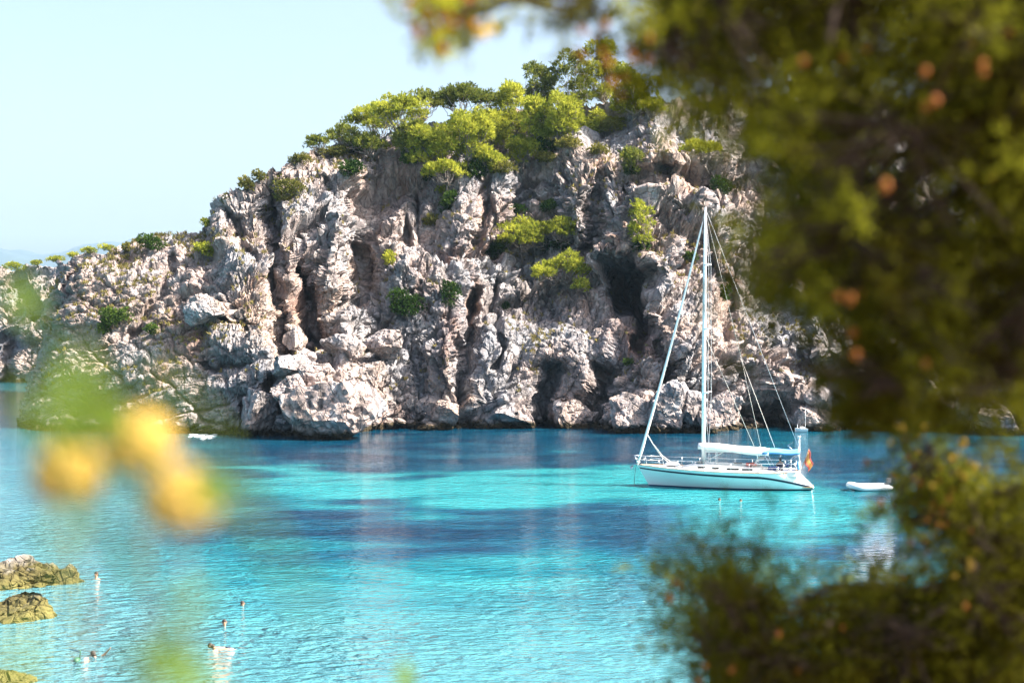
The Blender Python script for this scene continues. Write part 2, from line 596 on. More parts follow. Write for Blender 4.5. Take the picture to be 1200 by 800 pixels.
def relief_large(P, left_amt, seed):
    Q, R, B = joints(P, seed)
    cd, sd = math.cos(-0.75), math.sin(-0.75)
    D = np.stack([Q[:, 0] * cd - Q[:, 2] * sd, Q[:, 1], Q[:, 0] * sd + Q[:, 2] * cd], -1)
    d = 1.2 * fbm(P * 0.05, 3, seed + 11)
    f1, f2, r, t = voro(R * np.array([0.10, 0.03, 0.075]), seed + 29, 0.6)
    d = d + (1 - 0.7 * left_amt) * (2.0 * (r - 0.5) + 4.6 * t - 1.2 * np.exp(-(f2 - f1) / 0.035))
    f1, f2, r, t = voro(D * np.array([0.17, 0.06, 0.27]), seed + 31, 0.7)
    d = d + (1 - 0.55 * left_amt) * (0.4 * (r - 0.5) + 1.6 * t - 0.8 * np.exp(-(f2 - f1) / 0.045))
    f1, f2, r, t = voro(B * np.array([0.11, 0.05, 0.34]), seed + 37, 0.8)
    return d + (0.1 + 0.9 * left_amt) * (0.8 * (r - 0.5) + 1.5 * t - 0.9 * np.exp(-(f2 - f1) / 0.05))


def beds(v, seed, wid=0.05):
    """layers of rock: each stands out by its own amount, with an open joint between"""
    i = np.floor(v).astype(np.int32)
    f = v - i
    r = hf(i, i * 0 + 3, i * 0 + 5, seed) - 0.5
    r2 = hf(i + 1, i * 0 + 3, i * 0 + 5, seed) - 0.5
    k = sstep(0.88, 1.0, f)
    e = np.minimum(f, 1 - f)
    return r * (1 - k) + r2 * k, np.exp(-e / wid)


def relief_small(P, left_amt, seed):
    Q, R, B = joints(P, seed)
    rough = (0.25 + 1.0 * sstep(-0.2, 0.3, fbm(P * 0.07 + 4, 2, seed + 61))) * (1 - 0.65 * left_amt)
    L = left_amt[:, None]
    f1, f2, r, t = voro(R * np.array([0.60, 0.5, 0.42]) * (1 - L) + B * np.array([0.42, 0.4, 0.75]) * L, seed + 41, 0.75)
    d = rough * (0.28 * (r - 0.5) + 0.85 * t) - (0.22 + 0.25 * rough) * np.exp(-(f2 - f1) / 0.05)
    f1, f2, r, t = voro(R * np.array([1.6, 1.3, 1.2]) * (1 - L) + B * np.array([1.1, 1.0, 1.9]) * L, seed + 47, 0.75)
    d = d + (0.25 + 0.6 * rough) * (0.14 * (r - 0.5) + 0.40 * t - 0.14 * np.exp(-(f2 - f1) / 0.06))
    wv = 0.55 * fbm(P * 0.16, 3, seed + 71)
    # beds dipping gently on the left, slabs dipping steeply toward the lower left elsewhere
    st, cr = beds(B[:, 2] * 0.62 + wv, seed + 3)
    d = d + left_amt * (0.95 * st - 0.55 * cr)
    cg, sg = math.cos(0.95), math.sin(0.95)
    sl = Q[:, 0] * sg - Q[:, 2] * cg
    st, cr = beds(sl * 0.38 + wv * 1.3, seed + 4, 0.04)
    mk = sstep(-0.12, 0.15, fbm(P * 0.06 + 9, 2, seed + 75)) * (1 - left_amt)
    d = d + mk * (1.0 * st - 0.6 * cr)
    st, cr = beds((Q[:, 0] * cg + Q[:, 2] * sg) * 0.30 + wv * 1.5, seed + 6, 0.035)
    d = d + (0.35 + 0.65 * left_amt) * (0.5 * st - 0.5 * cr)
    return d + 0.09 * fbm(P * 1.6, 4, seed + 53, 0.6, True)


def blur(A, s):
    r = int(3 * s) + 1
    k = np.exp(-0.5 * (np.arange(-r, r + 1) / s) ** 2)
    k /= k.sum()
    for ax in (0, 1):
        pad = [(0, 0)] * A.ndim
        pad[ax] = (r, r)
        B = np.pad(A, pad, mode='edge')
        out = 0
        for i, w in enumerate(k):
            sl = [slice(None)] * A.ndim
            sl[ax] = slice(i, i + A.shape[ax])
            out = out + w * B[tuple(sl)]
        A = out
    return A


def normals(G):
    N = np.cross(np.gradient(G, axis=1), np.gradient(G, axis=0))
    N /= np.linalg.norm(N, axis=-1, keepdims=True) + 1e-9
    if N[G.shape[0] // 2, G.shape[1] // 2, 1] > 0: N = -N
    return N


def relief_grid(PX, PY, YN, left_amt, seed, amp, name, mat, ochre=None, damp=None, smooth_y=None):
    nr, nc = PX.shape
    G = at_np(PX, PY, YN)
    N = normals(G if smooth_y is None else at_np(PX, PY, smooth_y))
    la = left_amt.reshape(-1)
    d = amp * relief_large(G.reshape(-1, 3), la, seed).reshape(nr, nc)
    if damp is not None: d = d * damp
    G = G + N * blur(d, 1.3)[..., None]
    N = normals(blur(G, 7.0))
    d = amp * relief_small(G.reshape(-1, 3), la, seed).reshape(nr, nc)
    lu = np.linalg.norm(np.gradient(G, axis=1), axis=-1)
    lv = np.linalg.norm(np.gradient(G, axis=0), axis=-1)
    st = blur(np.maximum(lu / np.median(lu), lv / np.median(lv)), 1.5)
    d = blur(d, 0.32) * np.clip(2.0 / st, 0.12, 1.0)
    P = (G + N * (1.45 * d)[..., None])
    P[0, :, 2] = -7.0      # the face goes on down under the water
    P[1, :, 2] = np.minimum(P[1, :, 2], -0.6)
    P = P.reshape(-1, 3)
    i = np.arange((nr - 1) * (nc - 1))
    a = (i // (nc - 1)) * nc + i % (nc - 1)
    F = np.stack([a, a + 1, a + nc + 1, a + nc], -1)
    o = add_np(name, P, F, mat, smooth=False, attrs={'ochre': np.zeros(len(P)) if ochre is None else ochre.reshape(-1)})
    return o, P.reshape(nr, nc, 3)


def build_cliff():
    back = 22
    nc, nr, top = 1040, 350, 26
    s = np.linspace(0, 1, nc)
    q = np.concatenate([np.linspace(-0.045, 1, nr), np.ones(top)])
    S, Q = np.meshgrid(s, q)
    PX = 18 + (1245 - 18) * S
    for _ in range(3):
        pyb, pyc = pl(*BASE, PX), pl(*CREST, PX)
        PY = pyb + (pyc - pyb) * Q
        xl = pl(*LEFT_E, PY)
        PX = xl + (1245 - xl) * S
    # ragged crest
    jag = fbm(np.stack([s * 60, 0 * s, 0 * s + 2], -1), 4, 77) * 9
    PY = PY + jag[None, :] * np.clip(Q, 0, 1) ** 3
    hfrac = np.clip(Q, -0.1, 1)
    yb = EYE.z * FPX / (pyb - 390)
    setb = pl([0, 150, 260, 420, 700, 1250], [16, 20, 24, 34, 34, 30], PX)
    Y = yb + setb * (0.62 * hfrac + 0.38 * np.abs(hfrac) ** 3)
    feat = np.zeros(Y.shape)
    qq = np.stack([PX.ravel(), PY.ravel(), 0 * PX.ravel()], -1)
    wx = (fbm(qq * 0.035 + 5, 3, 201, 0.5) * 11).reshape(PX.shape)
    wy = (fbm(qq * 0.035 + 50, 3, 202, 0.5) * 11).reshape(PX.shape)
    FX, FY = PX + wx, PY + wy
    for pts, w, dep in CLEFTS:
        dd = seg_dist(FX, FY, pts)
        feat = feat + 1.3 * dep * np.exp(-(dd / w) ** 2 * 1.0)
    for cx, cy, rx, ry, ang, m in BUMPS:
        c, s_ = math.cos(math.radians(ang)), math.sin(math.radians(ang))
        ex = ((FX - cx) * c + (FY - cy) * s_) / rx
        ey = (-(FX - cx) * s_ + (FY - cy) * c) / ry
        rr = ex * ex + ey * ey
        feat = feat - (m * np.exp(-rr ** 2) if m < 0 else m * np.exp(-rr))
    # rounded left end and crest, then the ground behind them
    dl = PX - pl(*LEFT_E, PY)
    Y = Y + 8 * np.clip(1 - dl / 40, 0, 1) ** 2.5
    k = np.concatenate([np.zeros(nr), np.arange(1, top + 1) / top])
    Y = Y + (70 * k ** 1.6)[:, None]
    crestP = at_np(PX, PY, Y)
    # the plateau keeps level instead of following the line of sight
    zc = crestP[nr - 1, :, 2]
    for r in range(nr, nr + top):
        kk = k[r]
        want = zc * (1 - 0.12 * kk) - 1.5 * kk
        Yr = Y[r]
        v = (want - EYE.z) / Yr
        PY[r] = 390 - v * FPX
    feat *= (1 - sstep(0.9, 1.0, Q))
    YS = Y.copy()
    Y[:nr] += feat[:nr]
    # fold the left end back
    colsX, colsP, colsY = [], [], []
    for b in range(back, 0, -1):
        f = b / back
        Yc = Y[:, 0] + 90 * f ** 1.5
        z = at_np(PX[:, 0], PY[:, 0], Y[:, 0])[:, 2]
        colsX.append(600 + (PX[:, 0] - 600 + 14 * f))
        colsP.append(390 - (z - EYE.z) / Yc * FPX)
        colsY.append(Yc)
    YS = np.concatenate([np.array(colsY).T, YS], 1)
    PX = np.concatenate([np.array(colsX).T, PX], 1)
    PY = np.concatenate([np.array(colsP).T, PY], 1)
    Y = np.concatenate([np.array(colsY).T, Y], 1)
    left = 1 - sstep(250, 330, PX)
    och = 0.9 * np.exp(-(((PX - 742) / 30) ** 2 + ((PY - 398) / 30) ** 2)) + 0.8 * np.exp(-(((PX - 360) / 14) ** 2 + ((PY - 345) / 40) ** 2))
    och += 0.7 * np.exp(-(((PX - 222) / 22) ** 2 + ((PY - 385) / 45) ** 2)) + 0.6 * np.exp(-(((PX - 530) / 16) ** 2 + ((PY - 390) / 40) ** 2))
    och += 0.25 * np.exp(-(((PX - 640) / 50) ** 2 + ((PY - 355) / 25) ** 2)) + 0.4 * np.exp(-(((PX - 480) / 60) ** 2 + ((PY - 215) / 30) ** 2))
    smooth_zone = (1 - 0.6 * sstep(0.93, 1.0, np.concatenate([np.zeros((back, len(Q))).T, Q], 1))) - 0.35 * np.exp(-(((PX - 650) / 70) ** 2 + ((PY - 410) / 60) ** 2) ** 2)
    smooth_zone -= 0.45 * np.exp(-(((PX - 680) / 45) ** 2 + ((PY - 215) / 65) ** 2) ** 2) + 0.5 * left
    o, P = relief_grid(PX, PY, Y, left, 3, 1.0, 'cliff', M_ROCK, np.clip(och, 0, 1), smooth_zone, YS)
    tag(o, kind='structure')
    return PX, PY, P, nr


CPX, CPY, CP, CNR = build_cliff()


def on_cliff(px, py):
    """point of the cliff face seen near photo pixel px, py"""
    a = CP[:CNR]
    u = 600 + a[..., 0] / a[..., 1] * FPX
    v = 390 - (a[..., 2] - EYE.z) / a[..., 1] * FPX
    d = (u - px) ** 2 + (v - py) ** 2
    d = d + (a[..., 1] - 140) * 0.05
    i = np.unravel_index(np.argmin(d), d.shape)
    return Vector(a[i])


def build_far_cliff():
    nc, nr, top = 260, 150, 14
    s = np.linspace(0, 1, nc)
    q = np.concatenate([np.linspace(-0.06, 1, nr), np.ones(top)])
    S, Q = np.meshgrid(s, q)
    PX = -60 + 290 * S
    pyb = pl([-60, 0, 40, 230], [446, 448, 449, 452], PX)
    pyc = pl([-60, 0, 40, 60, 90, 130, 160, 230], [314, 309, 306, 302, 296, 288, 282, 276], PX)
    PY = pyb + (pyc - pyb) * Q
    hq = np.clip(Q, -.1, 1)
    Y = EYE.z * FPX / (pyb - 390) + 30 * (0.7 * hq + 0.3 * np.abs(hq) ** 3)
    for pts, w, dep in [([(14, 400), (10, 425), (8, 446)], 6, 8), ([(0, 395), (20, 388), (40, 375)], 5, 4), ([(20, 330), (36, 350), (44, 380)], 5, 4)]:
        Y = Y + dep * np.exp(-(seg_dist(PX, PY, pts) / w) ** 2)
    k = np.concatenate([np.zeros(nr), np.arange(1, top + 1) / top])
    Y = Y + (120 * k ** 1.5)[:, None]
    P0 = at_np(PX, PY, Y)
    zc = P0[nr - 1, :, 2]
    for r in range(nr, nr + top):
        want = zc * (1 - 0.1 * k[r])
        PY[r] = 390 - (want - EYE.z) / Y[r] * FPX
    o, P = relief_grid(PX, PY, Y, np.full(PX.shape, 0.8), 19, 1.15, 'far_cliff', M_FAR_ROCK)
    tag(o, kind='structure')
    return P[:nr]


FP = build_far_cliff()


def on_far(px, py):
    u = 600 + FP[..., 0] / FP[..., 1] * FPX
    v = 390 - (FP[..., 2] - EYE.z) / FP[..., 1] * FPX
    i = np.unravel_index(np.argmin((u - px) ** 2 + (v - py) ** 2), u.shape)
    return Vector(FP[i])


def build_hills():
    t = NT('far_woodland')
    n = t.noise(t.pos(), 0.012, 6, 0.65)
    t.l(t.mix(n, (0.012, 0.03, 0.035), (0.03, 0.05, 0.055)), t.p.inputs['Base Color'])  # bluish base: part of the distance haze is put into the colour
    t.p.inputs['Roughness'].default_value = 1.0
    xs = np.linspace(-4600, 700, 300)
    ys = np.linspace(6300, 8700, 70)
    X, Y = np.meshgrid(xs, ys)
    px = 600 + X / 7300 * FPX
    ridge = pl([-500, -60, 0, 15, 30, 45, 60, 90, 120, 160, 200, 400], [300, 286, 288, 290, 295, 295, 291, 283, 281, 278, 276, 300], px)
    H = (390 - ridge) / FPX * 7300 + 10
    prof = np.exp(-((Y - 7500) / 620) ** 2)
    nz = fbm(np.stack([X.ravel() * 0.004, Y.ravel() * 0.004, 0 * X.ravel()], -1), 5, 60).reshape(X.shape)
    Z = H * prof * (1 + 0.10 * nz) + 14 * nz - 4
    V = np.stack([X, Y, Z], -1).reshape(-1, 3)
    ny, nx = X.shape
    i = np.arange((ny - 1) * (nx - 1))
    a = (i // (nx - 1)) * nx + i % (nx - 1)
    o = add_np('hills', V, np.stack([a, a + 1, a + nx + 1, a + nx], -1), t.m, smooth=True)
    tag(o, kind='structure')


build_hills()

# ground the photographer stands on (below the picture)
def ground_z(x, y):
    return 9.15 - 0.30 * np.maximum(y - 0.5, 0) - 0.012 * np.maximum(y - 0.5, 0) ** 2 + 0.05 * x * np.exp(-y * 0.05) * (x > 0)


def build_ground():
    t = NT('stony_soil')
    n = t.noise(t.pos(), 3, 6, 0.7)
    t.l(t.mix(n, (0.14, 0.10, 0.065), (0.36, 0.31, 0.26)), t.p.inputs['Base Color'])
    t.p.inputs['Roughness'].default_value = 1.0
    t.l(t.bump(n, 0.8, 0.1), t.p.inputs['Normal'])
    xs, ys = np.linspace(-18, 18, 90), np.linspace(-14, 19, 90)
    X, Y = np.meshgrid(xs, ys)
    Z = ground_z(X, Y) + 0.12 * fbm(np.stack([X.ravel() * 0.6, Y.ravel() * 0.6, 0 * X.ravel()], -1), 4, 8).reshape(X.shape)
    Z = np.where((X > -0.8) & (X < 2) & (Y < 2), np.minimum(Z, 9.3), Z)
    V = np.stack([X, Y, Z], -1).reshape(-1, 3)
    ny, nx = X.shape
    i = np.arange((ny - 1) * (nx - 1))
    a = (i // (nx - 1)) * nx + i % (nx - 1)
    tag(add_np('near_ground', V, np.stack([a, a + 1, a + nx + 1, a + nx], -1), t.m, smooth=True), kind='structure')


build_ground()

# ------------------------------------------------------------------ boulders
def boulder_mesh(size, seed, subdiv=4, cuts=13):
    bm = bmesh.new()
    bmesh.ops.create_icosphere(bm, subdivisions=subdiv, radius=1.0)
    bm.verts.ensure_lookup_table()
    V = np.array([v.co[:] for v in bm.verts])
    F = np.array([[v.index for v in f.verts] for f in bm.faces])
    bm.free()
    rng = np.random.default_rng(seed)
    for _ in range(cuts):
        n = rng.normal(size=3)
        n /= np.linalg.norm(n)
        d = rng.uniform(0.42, 0.80)
        over = np.maximum(V @ n - d, 0)
        V = V - over[:, None] * n
    sz = np.array(size)
    m = sz.mean()
    W = V * sz
    nn = V / (np.linalg.norm(V, axis=1, keepdims=True) + 1e-9)
    off = seed * 3.7
    f1, f2, r, t = voro(W * (1.3 / m) + off, seed)
    V2 = 1.0 / max(1e-6, np.linalg.norm(V, axis=1).mean())
    W = W * V2
    d = m * (0.10 * (r - 0.5) + 0.20 * t - 0.08 * np.exp(-(f2 - f1) / 0.06))
    f1, f2, r, t = voro(W * (3.1 / m) + off, seed + 5)
    d += m * (0.06 * (r - 0.5) + 0.09 * t - 0.05 * np.exp(-(f2 - f1) / 0.08))
    d += m * 0.06 * fbm(W * (3.2 / m) + off, 4, seed + 8, 0.6, True)
    W = W + nn * d[:, None]
    return W, F


# px, py centre; half width, half height in px; label
BOULDERS = [
    (368, 374, 19, 17, 'pale rounded boulder perched on the slope below the tall cleft, biggest of those up there'),
    (380, 480, 47, 30, 'largest white boulder at the water edge, left of centre below the rockfall'),
    (345, 463, 20, 14, 'sharp pale slab wedged against the left shoulder of the largest white boulder'),
    (430, 488, 16, 22, 'upright pinkish rock leaning on the right side of the largest white boulder'),
    (372, 441, 22, 15, 'flat-faced pale block resting directly above the largest white boulder'),
    (400, 436, 17, 18, 'pale angular block standing right of the flat-faced block in the rockfall'),
    (350, 430, 22, 14, 'long grey-pink rock at the top left of the rockfall beside the dark cleft'),
    (432, 442, 19, 17, 'pinkish block at the right side of the rockfall above the upright leaning rock'),
    (408, 410, 22, 14, 'broad tan rock in the middle of the rockfall under the perched boulder'),
    (455, 405, 18, 17, 'tall pale wedge of rock standing right of the broad tan rock'),
    (302, 482, 17, 26, 'dark brown sea-worn rock left of the black gap beside the largest white boulder'),
    (345, 398, 11, 11, 'small bluish boulder at the mouth of the tall dark cleft'),
    (358, 418, 9, 8, 'small round stone just below the perched pale boulder'),
    (505, 474, 12, 11, 'grey boulder on the shore left of the narrow dark gap'),
    (520, 480, 16, 14, 'bulky boulder on the shore in front of the narrow dark gap'),
    (543, 496, 16, 9, 'low tan boulder lying at the waterline in front of the narrow dark gap'),
    (508, 499, 13, 6, 'flat tan rock at the waterline left of the low tan boulder'),
    (600, 484, 26, 20, 'knobbly white rock mass at the foot of the central dome'),
    (575, 494, 18, 11, 'low brown rock between the low tan boulder and the knobbly white mass'),
    (665, 488, 18, 16, 'half white half blue-shaded boulder alone in front of the dark recess'),
    (686, 491, 12, 10, 'small grey rock touching the right side of the half white boulder'),
    (703, 478, 10, 9, 'tan boulder behind the small grey rock at the cleft foot'),
    (735, 490, 25, 17, 'large blocky white rock with black base where the bow stay meets the shore'),
    (752, 470, 18, 12, 'smooth pale boulder stacked behind the blocky white rock with black base'),
    (785, 477, 24, 22, 'tall knobbly white rock just left of the mast at the water edge'),
    (768, 502, 8, 5, 'small yellow stone at the waterline, left of the mast'),
    (812, 478, 20, 20, 'white knobbly rock directly behind the lower mast'),
    (842, 484, 17, 17, 'pinkish rock on the shore just right of the mast'),
    (857, 470, 11, 11, 'small rounded rock on top of the pinkish rock right of the mast'),
    (957, 492, 21, 14, 'yellowish boulder in the water behind the small white boat'),
    (962, 473, 15, 14, 'grey-blue boulder in shade above the yellowish boulder'),
    (720, 505, 5, 4, 'tiny yellow stone in the water in front of the blocky white rock'),
    (245, 366, 22, 13, 'grey rounded block stuck out of the left headland face'),
    (1005, 450, 28, 16, 'sunlit tan boulder half hidden behind the juniper branches'),
    (1165, 492, 26, 12, 'sunlit yellowish boulder on the shore seen through the juniper at far right'),
]
for k, (px, py, hw, hh, lab) in enumerate(BOULDERS):
    p = on_cliff(px, min(py + hh * 0.4, 497))
    Y = p.y - 0.8 * max(hw, hh) / FPX * p.y
    c = at(px, py, Y)
    sc = Y / FPX
    W, F = boulder_mesh((hw * sc * 1.15, max(hw, hh) * sc * 1.05, hh * sc * 1.18), 100 + k, 5 if hw > 15 else 4)
    o = add_np('boulder', W, F, M_BOULDER, loc=c)
    tag(o, lab, 'boulder', 'boulders at the foot of the cliff')

for k, (px, py, hw, hh, lab) in enumerate([
    (28, 668, 50, 25, 'larger yellow-green rock rising from the water at the left edge, behind the smaller'),
    (75, 668, 13, 13, 'small round yellow-green knob at the right end of the near shore rocks'),
    (10, 705, 44, 24, 'nearer yellow-green rock at the left edge with a pale top'),
    (5, 792, 28, 12, 'lowest yellow-green rock just breaking the water in the bottom left corner'),
]):
    q = on_water(px, py + hh * 0.8)
    sc = q.y / FPX
    W, F = boulder_mesh((hw * sc, hw * sc * 0.9, hh * sc * 1.08), 320 + k, 5, 6)
    o = add_np('shore_rock', W, F, M_LEAF_VEIL, loc=(q.x, q.y + hw * sc * 0.5, hh * sc * 0.05))
    tag(o, lab, 'rock', 'yellow-green rocks at the near shore')


def build_rubble():
    Vs, Fs, b = [], [], 0
    rng = np.random.default_rng(5)
    protos = [boulder_mesh((1, 1, 0.8), 500 + i, 2, 8) for i in range(6)]
    for i in range(230):
        if i < 110:
            px = rng.uniform(340, 1010)
            py = pl(*BASE, px) - rng.uniform(-2, 9)
        else:
            px = rng.normal(405, 45); py = rng.normal(440, 35)
            if py > 495: py = 495
        p = on_cliff(px, py)
        s = rng.uniform(0.18, 0.65)
        W, F = protos[i % 6]
        a = rng.uniform(0, 6.28)
        R = np.array([[math.cos(a), -math.sin(a), 0], [math.sin(a), math.cos(a), 0], [0, 0, 1]])
        Vs.append(W @ R.T * s + np.array(p) + np.array([0, -0.2 * s, 0.15 * s]))
        Fs.append(F + b)
        b += len(W)
    tag(add_np('rubble', np.concatenate(Vs), np.concatenate(Fs), M_BOULDER), 'loose stones scattered over the ledges and shore below the cliff', 'stones', kind='stuff')


build_rubble()

# ------------------------------------------------------------------ plants on the cliff
def tufts(C, D, n, ln, wd, rng, spread=0.9, tint=None):
    """n blades at every centre C pointing about D"""
    N = len(C)
    c = np.repeat(C, n, 0)
    d = np.repeat(D, n, 0) + rng.normal(size=(N * n, 3)) * spread * 0.6
    d /= np.linalg.norm(d, axis=1, keepdims=True) + 1e-9
    s = np.cross(d, rng.normal(size=(N * n, 3)))
    s /= np.linalg.norm(s, axis=1, keepdims=True) + 1e-9
    L = (ln * rng.uniform(0.6, 1.25, N * n))[:, None]
    Wd = (wd * rng.uniform(0.7, 1.3, N * n))[:, None]
    c = c + rng.normal(size=(N * n, 3)) * ln * 0.18
    V = np.stack([c, c + d * L * 0.55 + s * Wd, c + d * L, c + d * L * 0.55 - s * Wd], 1).reshape(-1, 3)
    F = np.arange(N * n * 4).reshape(-1, 4)
    tt = np.repeat(tint, n) + rng.normal(size=N * n) * 0.10
    return V, F, np.repeat(np.clip(tt, 0, 1), 4)


def lump_crown(lumps, per_m2, rng, ln, wd, blades=7, floor=-0.35, up=0.5, base_tint=0.5):
    Vs, Fs, Ts, b = [], [], [], 0
    for (cx, cy, cz, rx, ry, rz) in lumps:
        n = max(12, int(per_m2 * 4 * math.pi * ((rx * ry + rx * rz + ry * rz) / 3)))
        u = rng.normal(size=(n, 3))
        u /= np.linalg.norm(u, axis=1, keepdims=True)
        u = u[u[:, 2] > floor]
        r = rng.uniform(0.35, 1.0, len(u)) ** 0.5
        nz = fbm(u * 2.2 + cx * 7.1 + cz, 3, 3)
        r = r * (1 + 0.55 * nz)
        C = np.stack([cx + u[:, 0] * r * rx, cy + u[:, 1] * r * ry, cz + u[:, 2] * r * rz], -1)
        D = u + np.array([0, 0, up])
        keep = fbm(C * 1.1 + 11, 2, 6) > -0.26
        C, D = C[keep], D[keep]
        tint = base_tint + rng.normal() * 0.22 + 0.30 * fbm(C * 0.9, 2, 4) + rng.normal(size=len(C)) * 0.12
        V, F, T = tufts(C, D, blades, ln, wd, rng, tint=tint)
        Vs.append(V); Fs.append(F + b); Ts.append(T); b += len(V)
    return np.concatenate(Vs), np.concatenate(Fs), np.concatenate(Ts)


def limb(mb, p0, p1, r0, r1, rng, n=6, wob=0.08):
    p0, p1 = Vector(p0), Vector(p1)
    L = (p1 - p0).length
    pts, rs = [], []
    for i in range(n + 1):
        f = i / n
        w = math.sin(f * math.pi) * L * wob
        pts.append(p0.lerp(p1, f) + Vector(rng.normal(size=3)) * w + Vector((0, 0, -w * 0.6)))
        rs.append(r0 + (r1 - r0) * f)
    mb.tube(pts, rs, 6)


def pine(root, centre, rx, rz, seed, label, group, style='umbrella', mat=None, tint=0.55, ry=None):
    """root on the rock; crown centre; half sizes in metres"""
    rng = np.random.default_rng(seed)
    root, centre = Vector(root), Vector(centre)
    ry = ry or rx * 0.85
    t = empty('pine_tree', root)
    tag(t, label, 'pine', group)
    rel = centre - root
    lumps = []
    n = 24 if style == 'umbrella' else 30
    for i in range(n):
        a = rng.uniform(0, 2 * math.pi)
        r = math.sqrt(rng.uniform(0, 1)) * 0.86
        if style == 'umbrella':
            z = rz * (0.75 * (1 - r * r) - 0.15 + rng.uniform(-0.55, 0.2))
            s = rng.uniform(0.20, 0.36)
            lumps.append((rel.x + rx * r * math.cos(a), rel.y + ry * r * math.sin(a), rel.z + z, rx * s, ry * s, rx * s * rng.uniform(0.5, 0.75)))
        else:
            zz = rng.uniform(-0.72, 0.72)
            w = math.sqrt(max(0.05, 1 - zz * zz))
            s = rng.uniform(0.20, 0.34)
            lumps.append((rel.x + rx * r * w * math.cos(a), rel.y + ry * r * w * math.sin(a), rel.z + rz * zz, rx * s * 1.1, ry * s, min(rx, rz) * s * 1.0))
    mb = MB()
    base = Vector((0, 0, -0.4))
    fork = base.lerp(rel, 0.55) + Vector((rng.uniform(-.3, .3), rng.uniform(-.2, .2), -rz * 0.25))
    r0 = 0.06 + 0.028 * rx
    limb(mb, base, fork, r0, r0 * 0.75, rng, 6, 0.05)
    for lp in lumps:
        limb(mb, fork, (lp[0], lp[1], lp[2] - lp[5] * 0.2), r0 * 0.6, 0.02, rng, 5, 0.09)
    # bare twigs hanging under the crown
    for i in range(10):
        lp = lumps[i % len(lumps)]
        q = Vector((lp[0], lp[1], lp[2]))
        e = q + Vector((rng.uniform(-1, 1) * rx * .4, rng.uniform(-1, 0.2) * ry * .4, -rng.uniform(0.2, 0.7) * rz))
        limb(mb, q.lerp(fork, 0.4), e, 0.035, 0.012, rng, 3, 0.12)
    mb.build('trunk', M_BARK, t)
    V, F, T = lump_crown(lumps, 9.0, rng, 0.42, 0.052, 7, -0.3 if style == 'umbrella' else -0.75, 0.6, tint)
    add_np('crown', V, F, mat or M_PINE, t, attrs={'tint': T})
    return t


def shrub(root, rx, rz, seed, label, group, mat=None, name='shrub', cat='shrub', tint=0.5):
    rng = np.random.default_rng(seed)
    root = Vector(root)
    t = empty(name, root)
    tag(t, label, cat, group)
    lumps = []
    for i in range(8):
        a, r = rng.uniform(0, 6.28), math.sqrt(rng.uniform(0, 1)) * 0.6
        s = rng.uniform(0.38, 0.58)
        lumps.append((rx * r * math.cos(a), -0.3 * rx + rx * 0.7 * r * math.sin(a), rz * rng.uniform(-0.35, 0.4), rx * s, rx * s * 0.8, rz * s))
    mb = MB()
    for lp in lumps:
        limb(mb, (0, 0.3, -rz * 0.9), lp[:3], 0.05, 0.015, rng, 4, 0.08)
    mb.build('stem', M_BARK, t)
    V, F, T = lump_crown(lumps, 9.0, rng, 0.27, 0.05, 7, -0.9, 0.4, tint)
    add_np('foliage', V, F, mat or M_SHRUB, t, attrs={'tint': T})
    return t


GP = 'pines on the crest of the cliff'
GL = 'pines rooted in the cliff face'
